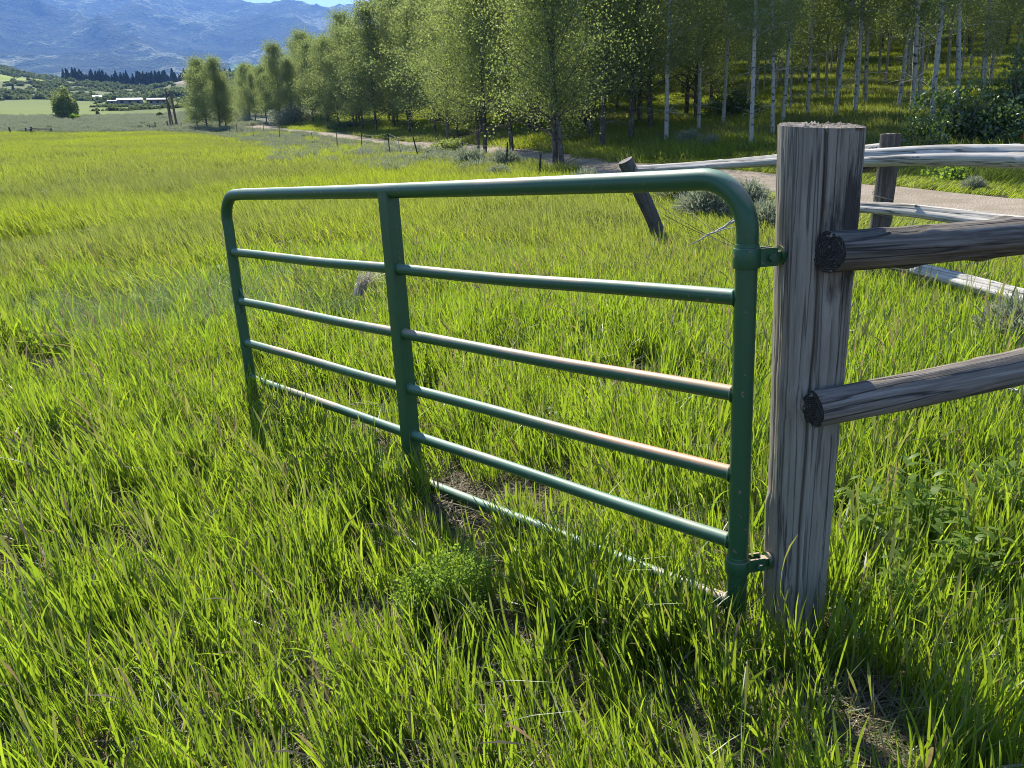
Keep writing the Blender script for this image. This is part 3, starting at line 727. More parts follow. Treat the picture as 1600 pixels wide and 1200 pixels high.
for (px, py, kd, s, lab) in front:
    p = hit(px, py, 12); aspen(full[kd], p.x, p.y, s, random.uniform(0, 6.28), lab, 'bushy roadside aspens', (random.uniform(-.03, .03), random.uniform(-.03, .03))); taken.append((p.x, p.y))
# the grove behind: every tree on its own
def edge_r(a): return np.interp(a, [-18.5, -16, -11, -6, 0, 5, 12, 18, 26, 33, 48], [104, 90, 60, 44, 36, 31, 31, 33, 34, 36, 38])
def zone(quota, a0, a1, r0, r1, md, pw, place):
    n_ = 0
    for att in range(9000):
        if n_ >= quota: break
        a = random.uniform(a0, a1); e0 = float(edge_r(a)); r = e0 + r0 + random.random() ** pw * (r1 - r0)
        x, y = r * math.sin(math.radians(a)), r * math.cos(math.radians(a))
        if any((x - u) ** 2 + (y - v) ** 2 < md * md for u, v in taken): continue
        if float(road_dist(np.array([x]), np.array([y]))[0]) < 3.2: continue
        taken.append((x, y)); n_ += 1; place(a, r, x, y)
def far_tree(a, r, x, y):
    hh = float(np.interp(a, [-17, -14.5, -11, -6], [.70, .84, .95, 1.0])) * random.uniform(.78, 1.12)
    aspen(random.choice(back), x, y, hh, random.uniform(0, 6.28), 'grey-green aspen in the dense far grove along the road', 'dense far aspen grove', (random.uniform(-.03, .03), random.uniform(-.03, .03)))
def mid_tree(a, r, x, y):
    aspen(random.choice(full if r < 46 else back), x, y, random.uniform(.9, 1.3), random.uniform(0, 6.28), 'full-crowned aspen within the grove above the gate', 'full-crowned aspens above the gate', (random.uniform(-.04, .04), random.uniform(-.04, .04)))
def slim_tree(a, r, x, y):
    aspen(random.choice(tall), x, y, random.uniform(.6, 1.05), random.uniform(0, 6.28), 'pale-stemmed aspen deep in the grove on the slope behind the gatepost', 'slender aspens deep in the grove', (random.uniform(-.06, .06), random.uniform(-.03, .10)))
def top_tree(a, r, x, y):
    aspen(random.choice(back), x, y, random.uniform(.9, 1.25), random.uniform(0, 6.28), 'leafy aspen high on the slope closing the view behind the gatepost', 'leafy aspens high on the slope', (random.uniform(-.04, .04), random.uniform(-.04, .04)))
zone(46, -17.6, -6, 0, 9, 2.2, 1.0, far_tree); zone(32, -17.6, -6, 8, 38, 3.0, 1.0, far_tree)
zone(40, -6, 14, 0, 12, 2.4, 1.0, mid_tree); zone(30, -6, 16, 12, 45, 3.2, 1.0, mid_tree)
zone(66, 14, 42, 0, 26, 2.3, 1.0, slim_tree); zone(46, 12, 42, 30, 62, 3.6, 1.0, top_tree)
# the small clump by the road bend, left
for (px, py, s, lab) in ((345, 208, .76, 'tallest aspen of the clump by the road bend, right-hand stem'),
                         (325, 207, .74, 'middle aspen of the clump by the road bend'),
                         (309, 206, .62, 'small left-hand aspen of the clump by the road bend'),
                         (354, 207, .60, 'short aspen on the right of the clump by the road bend')):
    p = hit(px, py, 50); aspen(back[random.randrange(5)], p.x, p.y, s, random.uniform(0, 6.28), lab, 'aspen clump at the road bend', (0, random.uniform(-.04, .04)))

# ------------------------------------------------------------------ bushes, sage, conifers
def blob_bush(seed, R, Hh, n, leaf, mat, lumps=14, stems=True, name='foliage'):
    g = np.random.default_rng(seed)
    cs = g.normal(0, 1, (lumps, 3)); cs /= np.linalg.norm(cs, axis=1)[:, None]; cs *= g.uniform(.25, .8, (lumps, 1)); cs[:, 2] = np.abs(cs[:, 2]) * .9 + .1
    rs = g.uniform(.22, .45, lumps); ci = g.integers(0, lumps, n)
    d = g.normal(0, 1, (n, 3)); d /= np.linalg.norm(d, axis=1)[:, None]
    P = cs[ci] + d * rs[ci][:, None] * g.uniform(.55, 1.12, (n, 1)); P *= np.array([R, R, Hh * .78]); P[:, 2] = np.abs(P[:, 2])
    V, Fq, Cc = leaf_quads(P, leaf, g); hc = g.normal(0, .22, lumps)[ci]; Cc[:, 0] = np.clip(Cc[:, 0] + np.repeat(hc, 4), 0, 1)
    return mesh_of(name, V, Fq, mat, Cc)
def stems_mesh(seed, R, Hh, mat, n=9, name='stems'):
    g = np.random.default_rng(seed); G = Geo()
    for i in range(n):
        a = g.uniform(0, 6.28); q = g.uniform(.2, .8); G.tube([(0, 0, -.1), (math.cos(a) * R * q * .35, math.sin(a) * R * q * .35, Hh * .3), (math.cos(a) * R * q * .6, math.sin(a) * R * q * .6, Hh * .55)], [R * .03, R * .02, R * .008], 5)
    return G.mesh(name, mat)
def bush(name, px, py, R, Hh, n, leaf, mat, label, cat, group=None, rmin=8, seed=1, p=None):
    p = p or hit(px, py, rmin); e = empty(name, p, (0, 0, seed)); link('foliage', blob_bush(seed, R, Hh, n, leaf, mat), e); link('stems', stems_mesh(seed, R, Hh, M['dark_bark']), e)
    return tag(e, label, cat, group)
bush('leafy_bush', 1500, 232, 1.7, 2.2, 9000, .085, M['shrub_leaf'], 'broad glossy green bush beyond the road, right of the corner post', 'bush', 'roadside bushes', 15, 3)
bush('leafy_bush', 1592, 222, 1.6, 3.0, 8000, .085, M['shrub_leaf'], 'taller leafy bush at the right edge beside the red marker', 'bush', 'roadside bushes', 15, 4)
bush('leafy_bush', 1440, 240, .9, .7, 3000, .07, M['shrub_leaf'], 'low leafy bush between the corner post and the broad bush', 'bush', 'roadside bushes', 15, 5)
bush('leafy_bush', 1490, 284, .7, .6, 1500, .06, M['weed'], 'small bright bush under the rear top pole by the road', 'bush', 'roadside bushes', 15, 6)
bush('leafy_bush', 1150, 188, 1.5, 1.8, 5000, .09, M['shrub_leaf'], 'dark bush on the slope behind the slender bare aspen', 'bush', 'roadside bushes', 28, 7)
bush('leafy_bush', 700, 240, 1.0, 1.1, 4000, .07, M['aspen_leaf'], 'leafy aspen sucker growing behind the wire fence', 'bush', 'roadside bushes', 20, 8)
bush('leafy_bush', 455, 196, 3.2, 3.2, 5000, .15, M['sage'], 'greyish willow bush at the foot of the far grove', 'bush', 'roadside bushes', 60, 9)
bush('leafy_bush', 540, 203, 1.8, 1.5, 3000, .12, M['shrub_leaf'], 'dark low bush at the grove edge behind the road', 'bush', 'roadside bushes', 50, 12)
# tree standing alone on the flat
p = hit(108, 190, 100); R_ = math.hypot(p.x, p.y); S_ = R_ / 1202
e = empty('round_tree', p); link('crown', blob_bush(31, 18 * S_, 52 * S_, 14000, 1.9 * S_ * 1.0, M['aspen_leaf_far'], 26), e); link('trunk', stems_mesh(2, 8 * S_, 30 * S_, M['dark_bark'], 7), e)
tag(e, 'rounded green tree standing alone on the far flat', 'tree')
bush('pale_bush', 118, 191, 9 * S_, 13 * S_, 4000, 1.6 * S_, M['weed'], 'pale round bush at the foot of the lone tree', 'bush', None, 100, 15)
bush('dark_bush', 91, 187, 4 * S_, 11 * S_, 1500, 1.6 * S_, M['conifer'], 'small dark bush left of the lone tree', 'bush', None, 100, 16)
bush('dark_bush', 252, 186, 6 * S_, 13 * S_, 2500, 1.6 * S_, M['far_bush'], 'dark rounded bush left of the leaning tall poles', 'bush', None, 100, 17)
bush('dark_bush', 153, 180, 4 * S_, 10 * S_, 1500, 1.6 * S_, M['far_bush'], 'small upright bush by the end of the far lane', 'bush', None, 100, 18)
bush('thin_bush', 78, 206, 6 * .09, 11 * .09, 1200, .14, M['far_bush'], 'sparse upright bush behind the small rail fence', 'bush', None, 90, 19)

sage_m = []
def sage_mesh(seed, R, Hh, n):
    g = np.random.default_rng(seed); a = g.uniform(0, 6.28, n); q = g.uniform(0, 1, n) ** .6
    el = g.uniform(.25, 1.35, n); L = g.uniform(.55, 1.0, n)
    P = np.stack([np.cos(a) * np.cos(el) * L * R, np.sin(a) * np.cos(el) * L * R, np.sin(el) * L * Hh], -1) * (.45 + .55 * q[:, None])
    ds = P / np.linalg.norm(P, axis=1)[:, None] + g.normal(0, .35, (n, 3)); ds /= np.linalg.norm(ds, axis=1)[:, None]
    sd_ = np.cross(ds, g.normal(0, 1, (n, 3))); sd_ /= np.linalg.norm(sd_, axis=1)[:, None]
    Ln = R * .17 * g.uniform(.5, 1.3, (n, 1)); wd = R * .013 * g.uniform(.7, 1.5, (n, 1))
    V = np.stack([P - sd_ * wd, P + sd_ * wd, P + ds * Ln + sd_ * wd * .4, P + ds * Ln - sd_ * wd * .4], 1).reshape(-1, 3)
    hue = np.repeat(g.beta(2, 2, n), 4); Cc = np.stack([hue, np.repeat((g.uniform(0, 1, n) < .08) * .6, 4), hue], -1)
    return mesh_of('foliage', V, np.arange(n * 4).reshape(-1, 4), M['sage'], Cc)
sage_m = [sage_mesh(700 + i, .55, .6, 5000) for i in range(3)]; sage_st = [stems_mesh(720 + i, .4, .5, M['dark_wood'], 8) for i in range(3)]
sage_spots = [
 (1105, 352, 1.15, 'large silvery sagebrush seen through the top right corner of the gate'),
 (1060, 322, 1.0, 'silvery sagebrush just right of the leaning post'),
 (1165, 330, .9, 'sagebrush showing between the gate bend and the gatepost'),
 (1202, 372, .9, 'dark-tangled sagebrush hard against the left side of the gatepost'),
 (1075, 235, 1.1, 'pale sagebrush across the road below the spotted aspens'),
 (1110, 238, .9, 'second pale sagebrush across the road, right of its twin'),
 (915, 305, .9, 'sagebrush left of the leaning post in the field edge'),
 (735, 272, 1.3, 'large grey sagebrush at the foot of the bushy roadside aspen'),
 (790, 272, 1.2, 'grey sagebrush between the bushy aspens and the top rail'),
 (700, 262, .9, 'sagebrush beside the eighth fence post'),
 (1598, 575, .75, 'silvery sagebrush at the right edge below the lower log'),
 (1520, 300, .5, 'small sagebrush by the road under the rear top pole'),
 (672, 250, .8, 'sagebrush in the row behind the leaning fence post'),
 (780, 287, .8, 'low grey sagebrush peeping above the gate top rail'),
]
for i, (px, py, s, lab) in enumerate(sage_spots):
    p = hit(px, py, 3); e = empty('sagebrush', p, (0, 0, i * 1.3)); e.scale = (s, s, s); link('foliage', sage_m[i % 3], e); link('stems', sage_st[i % 3], e)
    tag(e, lab, 'shrub', 'sagebrush beside the fence and road')
# band of sage along the wire fence and on the flat beyond the field
sg_c = tuft_collection('sage', [sage_mesh(740 + i, .55, .55, 900) for i in range(3)])
xs, ys, ss = [], [], []
FEN = [hit(px, py) for px, py in ((800, 268), (760, 262), (725, 258), (655, 261), (609, 248), (565, 241), (526, 239), (488, 229), (437, 222), (412, 212), (397, 222), (370, 212))]
fp = [(p.x, p.y) for p in FEN]
for k_ in range(1500):
    t = random.uniform(.5, len(Q1) - 2)
    q = Q1[int(t)]
    if math.degrees(math.atan2(q[0], q[1])) > 6 or q[1] < 18: continue
    tq = Q1[min(int(t) + 1, len(Q1) - 1)] - q; tq = tq / (np.linalg.norm(tq) + 1e-9); nn = np.array([-tq[1], tq[0]])
    if nn[1] > 0: nn = -nn
    o_ = random.uniform(2.0, 9 if q[1] > 30 else 6); p = q + nn * o_
    if p[1] < 14: continue
    xs.append(p[0]); ys.append(p[1]); ss.append(random.uniform(.5, 1.1))
x, y, r, a = sector(5600, 80, 150, -42, -17, 2.0)
ed = np.interp(a, [-75, -31, -24, -16.5], [97, 97, 92, 80]); kk = (r > ed + 1) & (road_dist(x, y) > 3)
xs += list(x[kk]); ys += list(y[kk]); ss += list(rng.uniform(.7, 1.5, kk.sum())); xs, ys, ss = np.array(xs), np.array(ys), np.array(ss); n = len(xs)
scatter('sagebrush_flat', sg_c, np.stack([xs, ys, ground(xs, ys)], -1), np.stack([np.zeros(n), np.zeros(n), rng.uniform(0, 6.28, n)], -1), np.repeat(ss[:, None], 3, 1), rng.integers(0, 3, n), 'grey-green sagebrush along the fence and over the flat')

# brush over the far hill and belt of cottonwoods
hb_c = tuft_collection('hill_brush', [blob_bush(760 + i, 1.0, 1.1, 420, .26, M['far_bush'], 7) for i in range(4)])
x, y, r, a = sector(20000, 455, 1120, -44, 6, 1.6)
br0 = np.interp(a, [-40, -31, -27, -25], [610, 625, 720, 800]); br1 = np.interp(a, [-40, -31, -27, -25], [720, 745, 790, 815])
d_ = fbm(x / 45, y / 45, 3, 91)
kk = ~((r > br0 - 6) & (r < br1 + 4) & (a < -25)) & (rng.uniform(0, 1, len(x)) < np.where(r < 500, .9, np.clip((d_ - .28) * 2.6, .08, 1)))
kk &= ~((r > 662) & (r < 900) & (a > -24.8) & (a < -15))
x, y, r, d_ = x[kk], y[kk], r[kk], d_[kk]; n = len(x)
s = np.where(r < 500, rng.uniform(2.4, 4.6, n), rng.uniform(1.3, 3.4, n)) * np.where(r > 830, 1.5, 1)
scatter('hill_brush', hb_c, np.stack([x, y, ground(x, y) - .2], -1), np.stack([np.zeros(n), np.zeros(n), rng.uniform(0, 6.28, n)], -1), np.repeat(s[:, None], 3, 1), rng.integers(0, 4, n), 'dark brush and low trees over the far hillside')
# hummocky brush on the low rise left of the poles
x, y, r, a = sector(1500, 190, 430, -26.2, -15, 1.8); kk = fbm(x / 14, y / 14, 3, 93) > .46; x, y = x[kk], y[kk]; n = len(x)
scatter('rise_brush', hb_c, np.stack([x, y, ground(x, y) - .1], -1), np.stack([np.zeros(n), np.zeros(n), rng.uniform(0, 6.28, n)], -1), np.repeat(rng.uniform(.5, 1.5, n)[:, None], 3, 1), rng.integers(0, 4, n), 'low brush on the grassy rise before the barns')

def conifer_mesh(seed, Hh=1.0, R=.17, n=900):
    g = np.random.default_rng(seed); t = g.uniform(.06, 1, n) ** .8; tier = np.floor(t * 14) / 14 + .03 * g.uniform(0, 1, n)
    rr = R * (1.02 - tier) * g.uniform(.35, 1.1, n); a = g.uniform(0, 6.28, n)
    P = np.stack([rr * np.cos(a), rr * np.sin(a), tier * Hh - rr * .25], -1); V, Fq, Cc = leaf_quads(P, .065, g)
    return mesh_of('crown', V, Fq, M['conifer'], Cc)
con = [conifer_mesh(800 + i, 1, .22 + .05 * i) for i in range(4)]
ct = Geo().tube([(0, 0, -.02), (0, 0, .9)], [.018, .004], 5).mesh('trunk', M['dark_bark'])
con_c = tuft_collection('conifers', con)
x, y, r, a = sector(3800, 690, 950, -27.5, 2, 2.0); kk = rng.uniform(0, 1, len(x)) < np.interp(a, [-27.5, -26, -24], [.15, .6, 1]); x, y = x[kk], y[kk]; n = len(x)
s = rng.uniform(6.5, 12.0, n)
scatter('conifer_belt', con_c, np.stack([x, y, ground(x, y) - .3], -1), np.stack([np.zeros(n), np.zeros(n), rng.uniform(0, 6.28, n)], -1), np.repeat(s[:, None], 3, 1), rng.integers(0, 4, n), 'dark conifer forest on the bench below the mountain')
for i, (px, py, hpx, lab) in enumerate(((100, 125, 12, 'dark spruce beside the far house, left of its roof'), (81, 121, 10, 'dark spruce alone left of the far house'), (22, 145, 10, 'dark tree at the lower edge of the bright mown field'), (64, 124, 7, 'small dark spruce above the bright mown field'), (232, 124, 16, 'tall spruce standing forward of the conifer belt'), (178, 150, 8, 'dark conifer behind the grey barn'))):
    p = hit(px, py, 300); d = math.hypot(p.x, p.y); e = empty('spruce_tree', p); k_ = hpx * d / 1202; e.scale = (k_ * 1.3, k_ * 1.3, k_); link('crown', con[i % 4], e); link('trunk', ct, e)
    tag(e, lab, 'tree')

# ------------------------------------------------------------------ far buildings
def paint(name, c, rough=.7):
    m = NT(name); m.pbsdf(m.mix(m.noise(m.pos(), .6, 4), c, tuple(v * .8 for v in c)), rough, None, .3); return m.m
M['b_wall'] = paint('grey_siding', (.30, .28, .26)); M['b_roof'] = paint('pale_metal_roof', (.40, .42, .44), .5); M['b_dark'] = paint('dark_roof', (.06, .07, .10)); M['b_white'] = paint('white_roof', (.8, .8, .8)); M['b_opening'] = paint('dark_opening', (.02, .02, .025))
def house(name, px, py, wpx, hpx, depth, wall, roof, label, roofk=.45, rmin=200, doors=2, flat=False):
    p = hit(px, py, rmin); d = math.hypot(p.x, p.y); k = d / 1202; W, Hh = wpx * k, hpx * k; a = -math.atan2(p.x, p.y)
    e = empty(name, p, (0, 0, a)); hw = Hh * (1 - roofk)
    Geo().box((0, 0, hw / 2 - 1), W, depth, hw + 2).build('wall', wall, e, False)
    o = .4; G = Geo(); y0 = -depth / 2 - o; y1 = depth / 2 + o; x0 = -W / 2 - o; x1 = W / 2 + o; t = .25
    for (ya, yb) in ((y0, 0), (y1, 0)):
        G.add([(x0, ya, hw), (x1, ya, hw), (x1, yb, Hh), (x0, yb, Hh), (x0, ya, hw + t), (x1, ya, hw + t), (x1, yb, Hh + t), (x0, yb, Hh + t)], [(0, 1, 2, 3), (7, 6, 5, 4), (0, 4, 5, 1), (3, 2, 6, 7), (0, 3, 7, 4), (1, 5, 6, 2)])
    G.build('roof', roof, e, False)
    G = Geo(); G.add([(-W / 2, -depth / 2, hw), (-W / 2, depth / 2, hw), (-W / 2, 0, Hh)], [(0, 1, 2)]); G.add([(W / 2, -depth / 2, hw), (W / 2, depth / 2, hw), (W / 2, 0, Hh)], [(0, 2, 1)]); G.build('gable', wall, e, False)
    for i in range(doors):
        x = W * ((i + .5) / doors - .5); Geo().box((x, -depth / 2 - .04, hw * .4), W / doors * .35, .12, hw * .75).build('door' if i % 2 == 0 else 'window', M['b_opening'], e, False)
    return tag(e, label, 'barn' if 'barn' in name or 'shed' in name else 'house')
house('long_barn', 204, 164, 29, 8, 14, M['b_wall'], M['b_roof'], 'long low barn with pale metal roof on the valley floor', .55, 300, 3)
house('low_shed', 180, 163, 15, 4.5, 10, M['b_wall'], M['b_roof'], 'small pale-roofed shed on the left end of the long barn', .5, 300, 2)
house('dark_barn', 247, 164, 23, 8, 14, M['b_wall'], M['b_dark'], 'dark-roofed barn left of the leaning tall poles', .6, 300, 3)
house('white_shed', 62, 152, 11, 4, 9, M['b_wall'], M['b_white'], 'white-roofed shed among the trees at far left', .6, 300, 1)
house('small_house', 153, 156, 9, 5, 8, M['b_wall'], M['b_white'], 'small white-roofed house among the cottonwoods', .6, 300, 1)
house('hill_house', 117, 123, 24, 7, 14, M['b_opening'], M['b_wall'], 'grey-roofed house at the top of the bright mown field', .5, 500, 3)

# ------------------------------------------------------------------ tall leaning poles and the small fences at the end of the field
def log_mesh(L, r0, r1, seed, n=28, rings=40, fluting=.05, knots=4, cracks=2, wob=.01, oval=0.0):
    """a log lying along +Z from 0 to L: uneven section, knots, checks cut into the surface"""
    g = np.random.default_rng(seed); z = np.linspace(0, L, rings); th = np.linspace(0, 2 * np.pi, n, endpoint=False)
    T, Z = np.meshgrid(th, z); R = r0 + (r1 - r0) * Z / L
    for k_ in range(2, 7):
        R = R * (1 + fluting / k_ * np.cos(k_ * T + g.uniform(0, 6.28) + .4 * np.sin(Z * g.uniform(1, 3))))
    R = R * (1 + oval * np.cos(2 * T))
    for _ in range(knots):
        kt, kz, ks = g.uniform(0, 6.28), g.uniform(.05, .95) * L, g.uniform(.5, 1.0) * r0 * .55
        dt = np.angle(np.exp(1j * (T - kt))) * r0; R = R + ks * .32 * np.exp(-(dt ** 2 + ((Z - kz) * .8) ** 2) / (ks ** 2))
    R = R * (1 + (fbm(T * 2.5 + seed, Z * 14, 3, seed) - .5) * .035)
    cxs = wob * np.sin(Z / L * g.uniform(3, 6) + g.uniform(0, 6)); cys = wob * np.sin(Z / L * g.uniform(3, 6) + g.uniform(0, 6))
    return T, Z, R, cxs, cys
def log_obj(name, L, r0, r1, seed, mat, parent, p0, p1, n=28, rings=40, cracks=((1.0, .35, .35),), endmat=None, **kw):
    T, Z, R, cx_, cy_ = log_mesh(L, r0, r1, seed, n, rings, **kw)
    for (ct_, w_, dep) in cracks:           # checks: narrow radial grooves
        dt = np.angle(np.exp(1j * (T - ct_ - .12 * np.sin(Z * 2.1 + ct_)))); R = R * (1 - dep * np.exp(-(dt / w_) ** 2))
    X = R * np.cos(T) + cx_; Y = R * np.sin(T) + cy_
    V = np.stack([X, Y, Z], -1).reshape(-1, 3); rings, n = Z.shape
    I, J = np.meshgrid(np.arange(rings - 1), np.arange(n), indexing='ij'); J2 = (J + 1) % n
    Fq = np.stack([I * n + J, I * n + J2, (I + 1) * n + J2, (I + 1) * n + J], -1).reshape(-1, 4)
    me = mesh_of(name, V, Fq, mat, None, True)
    p0, p1 = Vector(p0), Vector(p1); o = link(name, me, parent)
    o.rotation_euler = (p1 - p0).to_track_quat('Z', 'X').to_euler(); o.location = p0
    if parent: o.location = p0 - parent.location
    g = np.random.default_rng(seed + 5)
    for end, nm in ((0, 'cut_end'), (rings - 1, 'cut_end')):
        rim = V.reshape(rings, n, 3)[end]; c = rim.mean(0); VV = [c]; sgn = -1 if end == 0 else 1
        for q in (.25, .5, .75, .93, 1.0):
            pts = c + (rim - c) * q; pts[:, 2] += g.normal(0, r0 * (.05 if q < 1 else 0), n); VV += list(pts)
        FF = [(0, 1 + i, 1 + (i + 1) % n) for i in range(n)]; F4 = [(1 + k_ * n + i, 1 + (k_ + 1) * n + i, 1 + (k_ + 1) * n + (i + 1) % n, 1 + k_ * n + (i + 1) % n) for k_ in range(4) for i in range(n)]
        link(nm, mesh_of(nm, VV, [FF, F4], endmat or M['endgrain']), o)
    return o
p = hit(275, 204, 40); d = math.hypot(p.x, p.y) + 2
pe = empty('pole_gateway', at(275, 204, d)); k_ = d / 1202
for (bx, by, tx, ty, w) in ((268, 203, 258, 141, 2.3), (278, 204, 266, 142, 2.9), (272, 203, 263, 160, 1.8)):
    a_, b_ = at(bx, by, d), at(tx, ty, d + .4); a_.z = gz(a_.x, a_.y) - .3
    log_obj('pole', (b_ - a_).length, w / 2 * k_ * 1.1, w / 2 * k_, int(bx), M['brown_wood'], pe, a_, b_, 8, 4, (), None)
tag(pe, 'three tall brown poles leaning together by the road bend', 'poles')
fe = empty('stub_fence', hit(256, 205, 40)); d = math.hypot(fe.location.x, fe.location.y)
prev = None
for (bx, by, ty) in ((234, 203, 196), (243, 205, 191), (256, 206, 195), (262, 204, 189), (284, 206, 192)):
    a_ = at(bx, by, d); b_ = at(bx - 1, ty, d); a_.z = gz(a_.x, a_.y) - .2; log_obj('post', (b_ - a_).length, .07, .06, bx, M['dark_wood'], fe, a_, b_, 6, 3, (), None)
a_, b_ = at(256, 197, d - .1), at(284, 196, d - .1); log_obj('pole', (b_ - a_).length, .05, .05, 5, M['dark_wood'], fe, a_, b_, 6, 3, (), None)
tag(fe, 'short dark wooden fence at the foot of the leaning poles', 'fence')
fe = empty('small_rail_fence', hit(60, 211, 40)); d = math.hypot(fe.location.x, fe.location.y)
for (bx, by, tx, ty) in ((18, 211, 14, 199), (43, 211, 40, 200), (49, 211, 48, 198), (81, 211, 80, 200)):
    a_ = at(bx, by, d); b_ = at(tx, ty, d); a_.z = gz(a_.x, a_.y) - .2; log_obj('post', (b_ - a_).length, .10, .09, bx, M['dark_wood'], fe, a_, b_, 8, 3, (), None)
a_, b_ = at(48, 201, d - .15), at(81, 201.5, d - .15); log_obj('pole', (b_ - a_).length, .055, .05, 6, M['dark_wood'], fe, a_, b_, 6, 3, (), None)
a_, b_ = at(41, 203, d - .15), at(49, 200.5, d - .15); log_obj('pole', (b_ - a_).length, .055, .05, 7, M['pole_wood'], fe, a_, b_, 6, 3, (), None)
tag(fe, 'small dark rail fence at the far left edge of the field', 'fence')

# ------------------------------------------------------------------ wire fence of steel posts beside the road
we = empty('wire_fence', hit(609, 248))
posts = [(840, 296, 845, 240, 0), (790, 275, 793, 222, 0), (726, 256, 722, 221, 0), (660, 264, 645, 213, 0), (610, 250, 606, 207, 0), (565, 241, 565, 208, 0), (527, 240, 526, 208, 0), (491, 222, 486, 207, 0), (437, 223, 436, 198, 0), (414, 214, 411, 195, 0), (396, 222, 395, 197, 0), (371, 214, 369, 193, 0), (359, 212, 358, 196, 0)]
tops = []
def tpost(pb, pt):
    G = Geo(); t = (pt - pb); L = t.length; t = t.normalized(); X = t.cross(Vector((0, 1, 0))).normalized(); Y = t.cross(X)
    mid_ = (pb + pt) / 2; G.box(mid_, .045, .008, L, X, Y, t); G.box(mid_ + Y * .018, .008, .030, L * .999, X, Y, t)
    for i in range(12): G.box(pb + t * (.25 + L * .06 * i) - Y * .008, .014, .012, .016, X, Y, t)
    return G
for (bx, by, tx, ty, _) in posts:
    p = hit(bx, by, 12); d = math.hypot(p.x, p.y); pt = at(tx, ty, d); pb = Vector((p.x, p.y, p.z - .15)); tops.append((pb, pt))
    o = tpost(pb, pt).build('steel_post', M['steel'], None, False)
    o.parent = we; o.matrix_parent_inverse = Matrix.Translation(-we.location)
wires = Geo()
for f in (.35, .6, .85, .97):
    pts = []
    for i in range(1, len(tops) - 1):
        a_ = tops[i][0].lerp(tops[i][1], f); b_ = tops[i + 1][0].lerp(tops[i + 1][1], f)
        for s in range(6):
            q = a_.lerp(b_, s / 6); q = q + Vector((0, 0, -.10 * (1 - (s / 3 - 1) ** 2))); pts.append(q)
    wires.tube(pts, .003, 4)
o = wires.build('wire', M['wire'], None); o.parent = we; o.matrix_parent_inverse = Matrix.Translation(-we.location)
tag(we, 'wire fence on dark steel posts running away beside the gravel road', 'fence')
# pale broken rails and bent stems leaning by the fence
for i, (pts, lab) in enumerate((([(568 + 40, 214), (622, 219), (628, 240)], 'bleached arched stem by the third steel post'), ([(660, 226), (676, 234), (686, 256)], 'bleached arched stem right of the tilted steel post'))):
    d = math.hypot(hit(610, 250).x, hit(610, 250).y) - 2
    P_ = [at(u, v, d) for u, v in pts]; P_[-1].z = gz(P_[-1].x, P_[-1].y) - .05
    fine = [P_[0].lerp(P_[1], t / 5) for t in range(5)] + [P_[1].lerp(P_[2], t / 5) for t in range(6)]
    G = Geo(); G.tube(fine, [.008 + .001 * i_ for i_ in range(len(fine))], 5); o = G.build('bleached_branch', M['pole_wood']); tag(o, lab, 'branch')

# ------------------------------------------------------------------ rear pole fence
rf = empty('pole_fence', hit(1360, 462))
def rear(name, a, b, da, db, r0, r1, seed, mat, n=20, rings=40, **kw):
    p0 = at(*a, da) if not isinstance(a, Vector) else a; p1 = at(*b, db) if not isinstance(b, Vector) else b
    return log_obj(name, (p1 - p0).length, r0, r1, seed, mat, rf, p0, p1, n, rings, **kw)
fb = hit(1360, 465, 5); D1 = math.hypot(fb.x, fb.y); print('corner post at', D1)
b0 = Vector((fb.x, fb.y, fb.z - .3)); rear('post', b0, (1391, 210), 0, D1 + .05, .078, .085, 41, M['dark_wood'], 24, 40, endmat=M['topgrain'])
lb = hit(1046, 392, 6); D2 = math.hypot(lb.x, lb.y); print('leaning post at', D2)
b0 = Vector((lb.x, lb.y, lb.z - .1)); o = rear('post', b0, (978, 250), 0, D2 - .3, .085, .095, 42, M['dark_wood'], 24, 30, endmat=M['topgrain']); o['label'] = 'leaning broken post'
rear('pole', (1320, 248), (1640, 243), D1 - .16, D1 - .9, .072, .088, 43, M['pole_wood'], 24, 60, wob=.012)
rear('pole', (990, 264), (1384, 235), D2 - .25, D1 + .25, .042, .062, 44, M['pole_wood'], 18, 60, wob=.02)
rear('pole', (1342, 324), (1640, 352), D1 + .02, D1 - .9, .050, .066, 45, M['pole_wood'], 20, 50, wob=.012)
rear('pole', (1352, 405), (1660, 478), D1 - .15, D1 - 1.6, .050, .062, 46, M['pole_wood'], 20, 50, wob=.015)
rear('pole_stub', (1338, 268), (1388, 250), D1 - .25, D1 - .12, .032, .026, 47, M['dark_wood'], 12, 10, wob=.002)
rear('pole', (1560, 700), (1640, 716), 6.3, 6.0, .016, .02, 49, M['pole_wood'], 8, 10) if False else None
G = Geo()                                    # wire lashing round the top pole and corner post
pc = at(1364, 247, D1 - .18)
ax = (at(1640, 243, D1 - .9) - at(1320, 248, D1 - .16)).normalized(); u_ = ax.cross(Vector((0, 0, 1))).normalized(); w_ = ax.cross(u_)
for off in (0, .035, .09):
    G.tube([pc + ax * (off - .04 + .02 * math.sin(t * .5)) + (u_ * math.cos(t * .3142) + w_ * math.sin(t * .3142)) * .086 for t in range(21)], .004, 5, False)
pa = at(1391, 210, D1).lerp(fb, .30); pb_ = at(1391, 210, D1).lerp(fb, .52)
G.tube([pa.lerp(pb_, t / 24) + Vector((math.cos(t * .55), math.sin(t * .55), 0)) * .088 for t in range(25)], .004, 5, False)
o = G.build('wire_lashing', M['wire']); o.parent = rf; o.matrix_parent_inverse = Matrix.Translation(-rf.location)
G = Geo()                                    # slack strands from the leaning post to the ground
